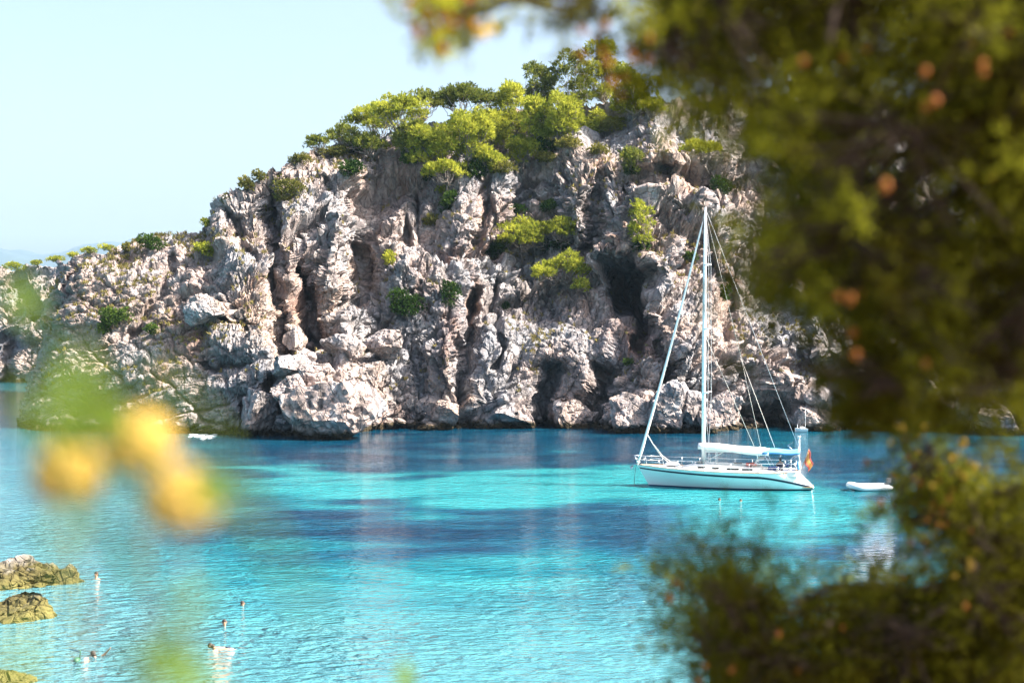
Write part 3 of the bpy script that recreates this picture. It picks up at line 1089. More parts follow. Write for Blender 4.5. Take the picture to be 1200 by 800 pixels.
# crown centre px,py; half width, half height px; root px,py; extra distance behind the root; style; tint; label; group
PINES = [
    (402, 156, 24, 13, 400, 176, 0.0, 'umbrella', .45, 'leftmost crest pine, low and wide, sloping down toward the bare rock ridge', GP),
    (437, 140, 30, 17, 452, 188, 1.0, 'umbrella', .50, 'flat-topped crest pine left of the one with a pale bare trunk', GP),
    (466, 126, 34, 18, 472, 186, 0.0, 'umbrella', .60, 'umbrella pine on the crest with a pale bare trunk showing under its crown', GP),
    (495, 114, 22, 12, 500, 160, 4.0, 'umbrella', .45, 'small flat pine crown behind the umbrella pine with the pale trunk', GP),
    (548, 112, 40, 16, 545, 168, 3.0, 'umbrella', .28, 'dark wide-topped pine on the crest with bare grey branches beneath', GP),
    (508, 172, 30, 26, 512, 208, -1.0, 'bushy', .62, 'bright bushy pine directly above the round yellow-green one with ivy at its foot', GP),
    (548, 158, 27, 28, 550, 205, -0.5, 'bushy', .68, 'bright bushy pine below the dark wide-topped pine', GP),
    (597, 125, 24, 34, 598, 180, 0.5, 'bushy', .66, 'tall bright pine right of the dark wide-topped pine', GP),
    (625, 140, 22, 30, 628, 185, -0.5, 'bushy', .60, 'mid-green pine in front of the tall loose-topped crest pine', GP),
    (634, 100, 22, 26, 636, 160, 3.0, 'bushy', .48, 'tall loose-topped pine standing up against the sky beside the white rock', GP),
    (672, 95, 20, 40, 672, 150, 2.5, 'bushy', .40, 'tallest dark pine of the crest, just left of the blurred juniper branches', GP),
    (706, 82, 24, 38, 706, 140, 3.0, 'bushy', .50, 'crest pine half covered by the blurred juniper branches', GP),
    (690, 145, 24, 16, 692, 165, -1.0, 'bushy', .50, 'low pine at the cliff top under the tallest dark pine', GP),
    (744, 105, 28, 30, 742, 150, 0.5, 'bushy', .50, 'crest pine at the cliff top right behind the juniper fringe', GP),
    (763, 124, 17, 9, 768, 142, -0.5, 'umbrella', .62, 'small pine leaning over the pale rock wall at the cliff top', GP),
    (575, 150, 22, 24, 578, 192, -0.5, 'bushy', .60, 'yellow-green pine between the dark wide-topped pine and the tall bright pine, lower than both', GP),
    (655, 138, 24, 26, 655, 178, -0.8, 'bushy', .58, 'broad bright pine in front of the tallest dark pine at the cliff top', GP),
    (485, 160, 22, 18, 486, 194, -0.5, 'bushy', .48, 'mid-green pine between the pale bare trunk and the bright bushy pines', GP),
    (612, 176, 20, 15, 612, 200, -1.2, 'bushy', .66, 'small bright pine on the upper slope below the tall bright pine', GP),
    (570, 188, 20, 15, 572, 212, -1.2, 'bushy', .55, 'small rounded pine on the slope right of the round yellow-green one', GP),
    (432, 166, 26, 12, 436, 190, -0.6, 'umbrella', .40, 'low dark pine hugging the slope under the flat-topped crest pine', GP),
    (372, 166, 16, 9, 372, 180, 0.0, 'umbrella', .42, 'smallest low pine at the left end of the crest greenery', GP),
    (523, 200, 26, 13, 525, 228, -1.5, 'umbrella', .66, 'round yellow-green pine with dark ivy at its foot', GL),
    (614, 276, 36, 22, 612, 306, -2.0, 'umbrella', .62, 'large yellow-green pine in the middle of the cliff face', GL),
    (655, 270, 22, 17, 655, 292, -1.5, 'umbrella', .50, 'darker pine touching the right of the large yellow-green pine', GL),
    (660, 316, 32, 19, 645, 338, -3.0, 'umbrella', .72, 'bright overhanging pine just left of the big cave mouth', GL),
    (681, 336, 12, 10, 676, 345, -3.0, 'umbrella', .70, 'small pine tip hanging below the bright overhanging pine', GL),
    (752, 260, 15, 31, 755, 296, -1.5, 'bushy', .66, 'tall narrow pine on the face directly above the big cave', GL),
    (740, 188, 14, 15, 742, 204, -1.0, 'bushy', .45, 'small dark-footed pine high on the pale wall', GL),
    (822, 178, 26, 14, 830, 200, -2.0, 'umbrella', .62, 'pine with grey bare branches above the top of the mast', GL),
    (906, 142, 34, 26, 905, 180, -1.0, 'bushy', .66, 'bright pine on the upper right face, right of the mast top', GL),
    (960, 120, 40, 36, 960, 170, 0.0, 'bushy', .55, 'pine behind the thick juniper branches at upper right', GL),
]
for k, (cx, cy, hw, hh, rx_, ry_, dy, st, tint, lab, grp) in enumerate(PINES):
    root = on_cliff(rx_, ry_)
    Y = root.y + dy
    root = root + Vector((0, max(dy, 0) * 0.6, 0))
    c = at(cx, cy, Y)
    s = Y / FPX
    if st == 'umbrella' and grp == GP: c, hh = at(cx, cy + 4, Y), hh * 1.25
    if st == 'bushy' and grp == GP: hw, hh = hw * 1.12, hh * 1.08
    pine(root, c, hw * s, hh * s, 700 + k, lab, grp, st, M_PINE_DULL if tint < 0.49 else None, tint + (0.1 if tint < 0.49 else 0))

GS = 'shrubs growing on the cliff'
SHRUBS = [
    (478, 354, 25, 22, 'S', .45, 'dark round bush on the central ledge of the cliff, biggest of the dark bushes'),
    (528, 346, 14, 19, 'S', .55, 'dark bush on the rib right of the biggest dark bush'),
    (412, 198, 18, 13, 'S', .25, 'very dark bush under the crest pines, left of the pale trunk'),
    (340, 224, 22, 16, 'O', .45, 'olive bush on the shoulder of the left ridge, widest there'),
    (330, 212, 12, 9, 'O', .6, 'small yellowish bush directly above the olive bush on the left ridge'),
    (289, 216, 12, 10, 'O', .55, 'green bush on the skyline of the left ridge'),
    (304, 206, 10, 8, 'O', .35, 'smaller grey-green bush on the skyline, right of the green one'),
    (265, 233, 10, 8, 'O', .2, 'dark brownish bush at the left corner of the high ridge'),
    (240, 293, 14, 10, 'P', .6, 'yellow-green bush in the hollow between low headland and high ridge'),
    (242, 261, 7, 6, 'P', .45, 'tiny green bush on the skyline beside the step of the ridge'),
    (178, 284, 18, 11, 'S', .8, 'dense green bush on the skyline of the low headland'),
    (152, 290, 10, 7, 'O', .6, 'small olive bush left of the dense green one on the low headland'),
    (138, 373, 20, 17, 'S', .9, 'bright green bush in the crack of the left headland face'),
    (122, 385, 10, 9, 'S', .8, 'small green bush at the lower left of the one in the headland crack'),
    (177, 386, 11, 8, 'S', .85, 'small low green bush right of the headland crack'),
    (456, 302, 10, 10, 'P', .6, 'small yellow-green bush above the biggest dark bush'),
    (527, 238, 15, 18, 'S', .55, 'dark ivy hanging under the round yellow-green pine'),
    (607, 246, 12, 9, 'S', .5, 'small dark bush on the face above the large yellow-green pine'),
    (643, 241, 12, 10, 'S', .35, 'small dark bush beside the pale wall, right of its neighbour'),
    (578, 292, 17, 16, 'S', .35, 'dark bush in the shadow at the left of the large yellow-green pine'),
    (654, 288, 22, 10, 'S', .3, 'dark undergrowth below the darker pine left of the cave'),
    (842, 218, 16, 15, 'S', .3, 'black-green ivy clump hanging above the mast top'),
    (750, 285, 14, 12, 'S', .6, 'dark green bush at the foot of the narrow pine above the cave'),
    (740, 200, 10, 8, 'S', .3, 'dark little bush at the foot of the small pine on the pale wall'),
    (592, 358, 5, 5, 'S', .5, 'tiny green tuft on the vertical crack left of the central dome'),
    (452, 180, 20, 10, 'O', .4, 'grey-green thicket under the umbrella pines'),
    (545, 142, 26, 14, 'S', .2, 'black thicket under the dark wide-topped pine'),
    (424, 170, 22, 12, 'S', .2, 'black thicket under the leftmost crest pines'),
    (610, 172, 18, 14, 'S', .3, 'dark scrub below the tall bright pine'),
    (640, 172, 14, 12, 'S', .4, 'dark scrub left of the dead grey stick at the cliff top'),
    (560, 198, 14, 14, 'S', .3, 'dark scrub right of the round yellow-green pine'),
    (720, 148, 22, 11, 'O', .6, 'ochre scrub along the cliff top beneath the juniper fringe'),
    (480, 188, 12, 11, 'S', .6, 'green bush left of the bright bushy pines'),
    (508, 258, 12, 8, 'O', .5, 'grey scrub below the dark ivy mass'),
    (640, 185, 16, 7, 'O', .55, 'low olive scrub on the rim of the pale wall'),
    (850, 345, 9, 14, 'S', .6, 'dark green bush on the rock right of the mast'),
    (808, 300, 10, 6, 'S', .6, 'little dark bush on the face left of the mast'),
    (392, 178, 18, 8, 'O', .3, 'grey-brown heath along the slope beneath the leftmost crest pine'),
    (352, 186, 14, 7, 'O', .45, 'low heath on the bare ridge left of the crest pines'),
    (590, 196, 16, 9, 'O', .55, 'olive scrub between the two small pines of the upper slope'),
    (668, 168, 18, 9, 'O', .65, 'yellowish scrub at the cliff top under the broad bright pine'),
    (520, 222, 9, 6, 'P', .5, 'little yellow-green tuft at the root of the round yellow-green pine'),
    (498, 205, 10, 9, 'S', .35, 'dark bush tucked left of the round yellow-green pine'),
    (700, 176, 14, 8, 'O', .5, 'olive scrub on the cliff rim right of the yellowish scrub'),
    (735, 425, 6, 5, 'S', .9, 'little green tuft under the cave floor'),
]
MATS = {'S': M_SHRUB, 'O': M_OLIVE, 'P': M_PINE}
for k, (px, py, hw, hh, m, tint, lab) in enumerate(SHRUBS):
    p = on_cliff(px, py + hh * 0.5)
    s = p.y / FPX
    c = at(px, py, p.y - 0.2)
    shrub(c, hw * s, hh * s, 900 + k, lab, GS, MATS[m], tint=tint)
for k, (px, py, hw, hh, tint, lab) in enumerate([
    (18, 308, 13, 6, .75, 'leftmost yellow-green bush on the far ridge at the left edge'),
    (43, 306, 9, 4, .6, 'low yellow bush second from the left edge on the far ridge'),
    (66, 301, 12, 5, .6, 'long low bush on the far ridge under the dip of the blue hill'),
    (88, 296, 9, 4, .7, 'yellowish bush on the far ridge between the two long low bushes'),
    (105, 290, 11, 5, .65, 'long low bush on the far ridge under the peak of the blue hill'),
    (128, 287, 11, 5, .6, 'rightmost bush of the far ridge, next to the near headland skyline'),
]):
    p = on_far(px, py + hh)
    s = p.y / FPX
    shrub(at(px, py + hh * .6, p.y - .6), hw * s, hh * s, 960 + k, lab, 'bushes along the far ridge', M_PINE, tint=tint)


def build_scrub():
    rng = np.random.default_rng(12)
    a = CP[:CNR]
    du = np.gradient(a, axis=1); dv = np.gradient(a, axis=0)
    N = np.cross(du, dv); N /= np.linalg.norm(N, axis=-1, keepdims=True) + 1e-9
    if N[CNR // 2, 500, 1] > 0: N = -N
    px, py = CPX[:CNR], CPY[:CNR]
    pyc = pl(*CREST, px)
    w = np.clip(N[..., 2] - 0.35, 0, 1) * (a[..., 2] > 4)
    nz = fbm(a.reshape(-1, 3) * 0.12, 3, 21).reshape(w.shape)
    w = w * np.clip(nz + 0.12, 0, 1) * (0.6 + 3.5 * np.exp(-(py - pyc) / 28))
    w = w.ravel() / w.sum()
    idx = rng.choice(len(w), 2600, replace=False, p=w)
    C = a.reshape(-1, 3)[idx]
    D = N.reshape(-1, 3)[idx] + np.array([0, 0, 0.8])
    top = np.exp(-((py - pyc).ravel()[idx]) / 40)
    V, F, T = tufts(C, D, 12, 0.42, 0.045, rng, 1.1, 0.35 + 0.3 * rng.uniform(size=len(C)) - 0.25 * top)
    tag(add_np('scrub', V, F, M_DRY, attrs={'tint': T}), 'dry grass and low scrub tufts on the ledges of the cliff', 'scrub', kind='stuff')


build_scrub()
#@@PART2@@
# ------------------------------------------------------------------ materials of the boats and people
M_HULL = plain('white_gelcoat', (0.80, 0.80, 0.80), 0.18, 0.02, 1.0)
M_DECK = plain('deck_white', (0.72, 0.71, 0.68), 0.5, 0.06, 8.0)
M_NAVY = plain('navy_paint', (0.008, 0.012, 0.035), 0.3)
M_BOTTOM = plain('blue_antifouling', (0.01, 0.05, 0.11), 0.7)
M_GLASS = plain('dark_acrylic', (0.012, 0.013, 0.016), 0.08)
M_ALU = plain('anodised_mast', (0.82, 0.82, 0.82), 0.35, 0.04, 3.0)
M_STEEL = plain('stainless_steel', (0.62, 0.63, 0.65), 0.22, 0.04, 5.0, 1.0)
M_WIRE = plain('rigging_wire', (0.52, 0.53, 0.55), 0.4, 0.05, 5.0)
M_ROPE = plain('white_rope', (0.66, 0.62, 0.56), 0.85, 0.15, 40.0)
M_SAIL = plain('sail_cloth', (0.86, 0.85, 0.82), 0.8, 0.05, 3.0)
M_AWN = plain('white_awning', (0.80, 0.79, 0.76), 0.8, 0.03, 2.0)
M_BLUE = plain('blue_canvas', (0.10, 0.30, 0.56), 0.8, 0.08, 5.0)
M_CUSH = plain('dark_blue_cushion', (0.012, 0.028, 0.12), 0.8, 0.15, 6.0)
M_RED = plain('red_cloth', (0.50, 0.10, 0.07), 0.85, 0.15, 7.0)
M_YELLOW = plain('yellow_cloth', (0.62, 0.30, 0.08), 0.8, 0.1, 7.0)
M_TEAK = plain('teak', (0.30, 0.18, 0.09), 0.7, 0.25, 12.0)
M_RUBBER = plain('hypalon_white', (0.70, 0.71, 0.72), 0.45, 0.04, 4.0)
M_GREY = plain('grey_plastic', (0.16, 0.17, 0.18), 0.5)
M_SKIN = plain('skin', (0.50, 0.27, 0.17), 0.55, 0.08, 15.0)
M_HAIR = plain('dark_hair', (0.025, 0.016, 0.011), 0.6, 0.3, 60.0)
M_SWIM = plain('dark_swimwear', (0.02, 0.025, 0.045), 0.7)


# ------------------------------------------------------------------ sailing yacht (local x: bow -6, stern +6)
def sheer(u): return 1.43 - 0.62 * u + 0.36 * u * u
def beam(u):
    if u < 0.6: return 1.93 * (1 - (1 - u / 0.6) ** 2.1) ** 0.92
    return 1.93 - 0.62 * ((u - 0.6) / 0.4) ** 2
def hull_x(u, z):
    xb = -5.12 - 0.62 * z if z > 0 else -5.12 - 1.3 * z
    xs = 5.98 - 1.05 * max(0.0, z - 0.12) if z > 0.12 else 5.98 + 1.6 * (z - 0.12)
    return xb + (xs - xb) * u
def hull_y(u, z):
    zk = -0.62 * math.sin(math.pi * min(1, max(0, 0.12 + 0.8 * u)))
    f = max(0.0, (z - zk) / (sheer(u) - zk))
    full = 0.42 + 0.16 * (1 - u)
    y = beam(u) * f ** full
    if u > 0.86:
        k = (u - 0.86) / 0.14
        y *= 1 - 0.42 * k * k * (0.35 + 0.65 * f)
    return y
def hull_pt(u, z, side, off=0.0):
    return Vector((hull_x(u, z), side * (hull_y(u, z) + off), z))


def build_yacht():
    pb, ps = on_water(757, 569.0), on_water(946, 572.5)
    mid = Vector((on_water(849, 571).x, on_water(849, 571).y, 0))
    ang = math.radians(-13)
    Y = empty('sailing_yacht', mid, ang)
    tag(Y, 'white sailing yacht with tall bare mast, navy stripe and blue bimini anchored in the cove', 'sailboat')
    US = [i / 60 for i in range(61)]
    # hull shell: both sides, stern panel
    h = MB()
    rows = []
    for u in US:
        s = sheer(u)
        zs = [-0.62 * math.sin(math.pi * (0.12 + 0.8 * u)) + 0.001] 
        zs = [zs[0] + (s - zs[0]) * (j / 16) for j in range(17)]
        rows.append([hull_pt(u, z, -1) for z in zs[::-1]] + [hull_pt(u, z, 1) for z in zs])
    h.grid(rows)
    h.poly(rows[-1])
    hull = h.build('hull', M_HULL, Y)
    # underwater paint
    w = MB()
    for sd in (-1, 1):
        w.grid([[hull_pt(u, z, sd, 0.006) for z in (-0.25, -0.1, 0.03, 0.10)] for u in US])
    w.build('boot_stripe', M_BOTTOM, hull)
    st = MB()
    for sd in (-1, 1):
        r = []
        for u in [i / 80 * 0.985 + 0.008 for i in range(81)]:
            z = sheer(u) - 0.20 - 0.12 * u
            if u > 0.74: z -= 0.62 * ((u - 0.74) / 0.25) ** 1.6
            hw = 0.05 + 0.045 * u
            r.append([hull_pt(u, z - hw, sd, 0.009), hull_pt(u, z, sd, 0.009), hull_pt(u, z + hw, sd, 0.009)])
        st.grid(r)
    st.build('cove_stripe', M_NAVY, hull)
    # deck
    d = MB()
    d.grid([[Vector((hull_x(u, sheer(u)), k * hull_y(u, sheer(u)) * 0.985, sheer(u) - 0.02 + 0.06 * (1 - k * k))) for k in [-1, -.7, -.35, 0, .35, .7, 1]] for u in US])
    d.build('deck', M_DECK, Y)
    tr = MB()
    for sd in (-1, 1):
        tr.tube([hull_pt(u, sheer(u), sd, 0.0) + Vector((0, 0, 0.03)) for u in US[1:]], 0.03, 6)
    tr.build('toe_rail', M_TEAK, Y)
    # swim platform
    b = MB()
    b.box((5.55, 0, 0.22), (0.7, 1.7, 0.06))
    b.build('swim_platform', M_TEAK, Y, False, bevel=0.01)
    # coachroof
    c = MB()
    rows = []
    for x in [-2.9, -2.75, -2.2, -1, 0, 1, 2, 2.35, 2.45]:
        f = (x + 2.9) / 5.35
        hgt = 0.40 * min(1, (x + 2.95) / 1.3) ** 0.6
        hw = 0.55 + 0.65 * min(1, f * 1.7)
        zb = sheer((x + 6) / 12) - 0.02
        rows.append([(x, -hw - 0.06, zb), (x, -hw, zb + hgt * .85), (x, -hw * .8, zb + hgt), (x, 0, zb + hgt + 0.05), (x, hw * .8, zb + hgt), (x, hw, zb + hgt * .85), (x, hw + 0.06, zb)])
    c.grid(rows); c.poly(rows[-1]); c.poly(rows[0][::-1])
    roof = c.build('coachroof', M_DECK, Y, bevel=0.02)
    for x, ln in ((-1.35, 0.75), (-0.4, 0.7), (0.65, 0.8), (1.6, 0.7)):
        f = (x + 2.9) / 5.35
        hw = 0.55 + 0.65 * min(1, f * 1.7)
        zb = sheer((x + 6) / 12)
        for sd in (-1, 1):
            g = MB()
            g.box((x, sd * (hw + 0.035), zb + 0.18), (ln, 0.02, 0.11))
            g.build('window', M_GLASS, roof, False, bevel=0.008)
    for x, y in ((-3.6, 0), (-1.6, 0.0), (0.9, 0.35)):
        g = MB()
        zz = sheer((x + 6) / 12) + (0.06 if x < -3 else 0.45)
        g.box((x, y, zz), (0.55, 0.55, 0.05))
        g.build('hatch', M_GLASS, Y, False, bevel=0.015)
    # cockpit: coaming, benches, wheel
    for sd in (-1, 1):
        k = MB()
        rows = [[(x, sd * (1.35 - 0.12 * max(0, x - 4)), 0.95), (x, sd * (1.32 - 0.12 * max(0, x - 4)), 1.38 - 0.05 * (x - 2.4)), (x, sd * (1.12 - 0.1 * max(0, x - 4)), 1.40 - 0.05 * (x - 2.4)), (x, sd * 0.98, 0.95)] for x in (2.4, 3.2, 4.0, 4.8, 5.0)]
        k.grid(rows); k.poly(rows[-1]); k.poly(rows[0])
        k.build('cockpit_coaming', M_DECK, Y, bevel=0.02)
    for sd in (-1, 1):
        g = MB(); g.box((3.7, sd * 0.80, 1.17), (1.9, 0.42, 0.12)); g.build('cushion', M_CUSH, Y, False, bevel=0.04)
    for sd in (-1, 1):
        g = MB(); g.box((3.35 + .5 * (sd > 0), sd * 1.22, 1.50), (0.75, 0.14, 0.24)); g.build('back_cushion', M_CUSH, Y, False, bevel=0.05)
    g = MB()
    g.tube([(4.45, 0.48 * math.cos(a), 1.62 + 0.48 * math.sin(a)) for a in [i * math.pi / 14 for i in range(29)]], 0.018, 6)
    for i in range(6):
        a = i * math.pi / 3
        g.tube([(4.45, 0, 1.62), (4.45, 0.47 * math.cos(a), 1.62 + 0.47 * math.sin(a))], 0.01, 5)
    g.tube([(4.45, 0, 1.62), (4.35, 0, 1.62), (4.3, 0, 0.95)], 0.06, 8)
    g.build('steering_wheel', M_STEEL, Y)
    # sprayhood frame and windscreen
    g = MB()
    rows = [[(1.85 + 0.45 * math.sin(f * math.pi / 2) * 1.0, y * 1.12, 1.60 + 0.52 * math.sin(f * math.pi / 2) - 0.12 * abs(y) ** 3) for y in (-1, -.75, -.4, 0, .4, .75, 1)] for f in (0, .25, .5, .75, 1)]
    rows.append([(p[0] + 0.4, p[1], p[2] + 0.02) for p in rows[-1]])
    g.grid(rows)
    g.build('sprayhood', M_AWN, Y, solid=0.015)
    # mast
    MX = -1.42
    MT = 19.05
    m = MB()
    m.tube([(MX, 0, 1.5), (MX + 0.02, 0, 9), (MX + 0.08, 0, 15), (MX + 0.12, 0, MT)], [0.135, 0.135, 0.12, 0.085], 12)
    mast = m.build('mast', M_ALU, Y)
    tips = {}
    for z, ln in ((6.4, 1.25), (10.75, 1.08), (15.1, 0.85)):
        for sd in (-1, 1):
            g = MB()
            tip = Vector((MX + 0.06 + 0.36, sd * ln, z + 0.08))
            g.tube([(MX + 0.05, 0, z), tip], [0.06, 0.035], 8)
            g.build('spreader', M_ALU, mast)
            tips[(z, sd)] = tip
    g = MB()
    g.tube([(MX + .12, 0, MT), (MX + .12, 0, MT + 0.55)], 0.012, 5)
    g.tube([(MX + .12, 0, MT + .05), (MX + .62, 0, MT + .12)], 0.012, 5)
    g.ball((MX + .65, 0, MT + .15), 0.06, 8, 6)
    g.build('masthead_instruments', M_GREY, mast)
    # standing rigging
    for sd in (-1, 1):
        g = MB()
        foot = hull_pt(0.43, sheer(0.43), sd, -0.08)
        g.tube([foot, tips[(6.4, sd)], tips[(10.75, sd)], tips[(15.1, sd)], (MX + .1, 0, MT - .2)], 0.013, 5)
        g.build('shroud', M_WIRE, Y)
        g = MB()
        g.tube([hull_pt(0.45, sheer(0.45), sd, -0.12), (MX + .04, 0, 6.35)], 0.011, 5)
        g.tube([tips[(6.4, sd)], (MX + .05, 0, 10.7)], 0.010, 5)
        g.tube([tips[(10.75, sd)], (MX + .07, 0, 15.05)], 0.010, 5)
        g.build('lower_shroud', M_WIRE, Y)
    bow = Vector((-5.92, 0, 1.50))
    head = Vector((MX - 0.05, 0, 18.1))
    g = MB()
    n = 24
    g.tube([bow.lerp(head, i / n) + Vector((0.10 * math.sin(math.pi * i / n), 0, 0)) for i in range(n + 1)], [0.05] + [0.05 + 0.05 * (1 - i / n) ** 0.7 for i in range(1, n)] + [0.02], 10)
    g.ball((-5.90, 0, 1.62), (0.13, 0.13, 0.10), 10, 6)
    g.build('furled_genoa', M_SAIL, Y)
    g = MB(); g.tube([head, (MX + .1, 0, MT - .1)], 0.015, 5); g.build('forestay', M_WIRE, Y)
    g = MB()
    for sd in (-1, 1):
        g.tube([(-5.25, 0.02 * sd, 3.5), (-4.9, 0.12 * sd, 2.9), (-4.3, 0.3 * sd, 2.1), (-3.6, 0.5 * sd, 1.55)], 0.022, 6)
    g.build('genoa_sheet', M_ROPE, Y)
    g = MB()
    g.tube([(MX + .12, 0, MT - .1), (4.9, 0, 2.9)], 0.014, 5)
    g.tube([(4.9, 0, 2.9), (5.0, -0.7, 1.5)], 0.012, 5); g.tube([(4.9, 0, 2.9), (5.0, 0.7, 1.5)], 0.012, 5)
    g.build('backstay', M_WIRE, Y)
    split = Vector((1.12, 0, 8.75))
    g = MB()
    g.tube([(MX + .12, 0, MT - .3), split], 0.012, 5)
    g.tube([split, (2.45, -0.25, 2.85)], 0.012, 5); g.tube([split, (3.35, 0.3, 2.75)], 0.016, 5)
    g.build('topping_lift', M_ROPE, Y)
    g = MB()
    g.tube([(MX + .06, 0, 10.4), (2.0, -0.35, 2.9)], 0.013, 5)
    g.build('lazy_jack', M_ROPE, Y)
    # boom with stowed mainsail
    g = MB(); g.tube([(MX + .15, 0, 2.45), (3.0, 0, 2.55)], [0.10, 0.09], 10); g.build('boom', M_ALU, Y)
    g = MB(); g.tube([(MX + .2, 0, 2.64), (-0.4, 0, 2.70), (1, 0, 2.70), (2.8, 0, 2.68)], [0.16, 0.19, 0.16, 0.08], 10); g.build('stowed_mainsail', M_SAIL, Y)
    g = MB(); g.tube([(MX + .15, 0, 1.75), (0.0, 0, 2.45)], 0.035, 8); g.build('boom_vang', M_ALU, Y)
    # awning over the boom and bimini over the cockpit
    def sheet(x0, x1, w0, w1, z0, z1, sag, name, mat, lip):
        rows = []
        for i in range(13):
            f = i / 12
            x = x0 + (x1 - x0) * f
            wdt = w0 + (w1 - w0) * f
            zz = z0 + (z1 - z0) * f + 0.05 * math.sin(f * math.pi * 2)
            rows.append([(x, wdt * y, zz - sag * abs(y) ** 2.2 - (lip if abs(y) > .99 else 0)) for y in (-1, -.98, -.8, -.5, -.2, 0, .2, .5, .8, .98, 1)])
        g = MB(); g.grid(rows)
        return g.build(name, mat, Y, solid=0.018)
    sheet(-1.75, 3.0, 0.55, 1.25, 3.02, 2.72, 0.20, 'awning', M_AWN, 0.20)
    sheet(2.6, 5.05, 1.25, 1.15, 2.66, 2.72, 0.14, 'bimini', M_BLUE, 0.14)
    g = MB()
    for x, xt in ((3.3, 2.75), (3.5, 3.8), (3.7, 4.9)):
        g.tube([(x, -1.28, 1.35), (xt, -1.2, 2.35), (xt, -1.0, 2.55), (xt, 0, 2.64), (xt, 1.0, 2.55), (xt, 1.2, 2.35), (x, 1.28, 1.35)], 0.018, 6)
    g.build('bimini_frame', M_STEEL, Y)
    g = MB()
    for sd in (-1, 1):
        g.tube([(2.25, 1.0 * sd, 1.9), (2.3, 1.0 * sd, 2.75)], 0.03, 6)
        g.tube([(MX + 0.9, 0.62 * sd, 1.6), (MX + .9, .6 * sd, 2.9)], 0.02, 6)
    g.build('awning_pole', M_ALU, Y)
    # pulpit, pushpit, stanchions, lifelines
    g = MB()
    P1 = [hull_pt(0.16, sheer(.16), s, -.06) + Vector((0, 0, .62)) for s in (-1, 1)]
    for hgt in (0.62, 0.34):
        a = hull_pt(0.16, sheer(.16), -1, -.06) + Vector((0, 0, hgt)); b_ = hull_pt(0.16, sheer(.16), 1, -.06) + Vector((0, 0, hgt))
        g.tube([a, hull_pt(.06, sheer(.06), -1, 0) + Vector((-.1, 0, hgt)), (-6.15, -.18, 1.46 + hgt), (-6.15, .18, 1.46 + hgt), hull_pt(.06, sheer(.06), 1, 0) + Vector((-.1, 0, hgt)), b_], 0.016, 6)
    for u in (.06, .16):
        for s in (-1, 1):
            q = hull_pt(u, sheer(u), s, -.05)
            g.tube([q, q + Vector((-.12, 0, .62))], 0.016, 6)
    for s in (-1, 1): g.tube([(-5.9, .08 * s, 1.45), (-6.15, .16 * s, 2.08)], 0.016, 6)
    g.build('pulpit', M_STEEL, Y)
    g = MB()
    for hgt in (0.62, 0.34):
        for s in (-1, 1):
            g.tube([Vector((4.0, 1.45 * s, 1.22 + hgt)), Vector((4.75, 1.3 * s, 1.2 + hgt)), Vector((5.02, 0.85 * s, 1.2 + hgt)), Vector((5.05, 0.3 * s, 1.2 + hgt))], 0.016, 6)
    for s in (-1, 1):
        for x, y in ((4.0, 1.45), (4.75, 1.3), (5.02, .85), (5.05, .3)):
            g.tube([(x, y * s, 1.1), (x, y * s, 1.82)], 0.016, 6)
    g.build('pushpit', M_STEEL, Y)
    posts = {}
    for s in (-1, 1):
        for u in (.27, .38, .49, .60, .71):
            q = hull_pt(u, sheer(u), s, -.07)
            g = MB(); g.tube([q, q + Vector((0, 0, .62))], 0.013, 6)
            g.build('stanchion', M_STEEL, Y)
            posts[(u, s)] = q
        for hgt in (.61, .33):
            g = MB()
            g.tube([hull_pt(.16, sheer(.16), s, -.06) + Vector((-.1, 0, hgt))] + [posts[(u, s)] + Vector((0, 0, hgt)) for u in (.27, .38, .49, .60, .71)] + [Vector((4.0, 1.45 * s, 1.22 + hgt))], 0.007, 5)
            g.build('lifeline', M_WIRE, Y)
    # deck gear
    g = MB(); g.ball((-3.55, 0.1, 1.48), (0.55, 0.28, 0.20), 14, 8); g.build('sail_bag', M_SAIL, Y)
    g = MB(); g.tube([(-2.85, -.3, 1.3), (-2.85, -.28, 1.72), (-2.15, -.28, 1.76), (-2.1, -.3, 1.4)], 0.03, 8); g.build('grab_hoop', M_STEEL, Y)
    for sd in (-1, 1):
        g = MB(); g.tube([(2.15, .95 * sd, 1.72), (2.15, .95 * sd, 1.86)], [0.10, 0.07], 10); g.build('winch', M_STEEL, Y)
        g = MB(); g.tube([(3.6, 1.26 * sd, 1.38), (3.6, 1.26 * sd, 1.55)], [0.11, 0.08], 10); g.build('winch', M_STEEL, Y)
    g = MB()
    g.tube([(4.95, -1.08 + .2 * math.cos(a), 1.62 + .26 * math.sin(a)) for a in [i * 1.5 * math.pi / 12 - .25 * math.pi for i in range(13)]], 0.075, 8)
    g.build('horseshoe_buoy', M_BLUE, Y)
    g = MB()
    g.tube([(5.0, -0.7, 1.2), (5.0, -.7, 3.55)], 0.035, 8)
    g.tube([(5.0, -.7, 3.5), (5.0, -.7, 3.64)], [0.09, 0.09], 12)
    g.build('antenna_pole', M_HULL, Y)
    g = MB(); g.tube([(5.0, .5, 2.2), (4.2, .5, 2.9), (5.0, .5, 3.35), (5.1, .5, 1.3)], 0.022, 6); g.build('outboard_crane', M_STEEL, Y)
    g = MB(); g.tube([(-6.05, 0, 1.4), (-6.14, 0, 0.6), (-6.2, 0, -.3)], 0.02, 6); g.build('anchor_chain', M_GREY, Y)
    g = MB()
    g.tube([(-6.35, 0, 1.38), (-5.9, 0, 1.48)], 0.035, 6)
    g.poly([(-6.36, -.2, 1.12), (-6.2, 0, 1.36), (-6.36, .2, 1.12), (-6.5, 0, 1.32)])
    g.build('anchor', M_STEEL, Y, solid=0.02)
    # ensign: staff and hanging cloth in three bands
    st = MB(); st.tube([(5.12, 0.2, 1.3), (5.62, 0.2, 2.75)], 0.018, 6)
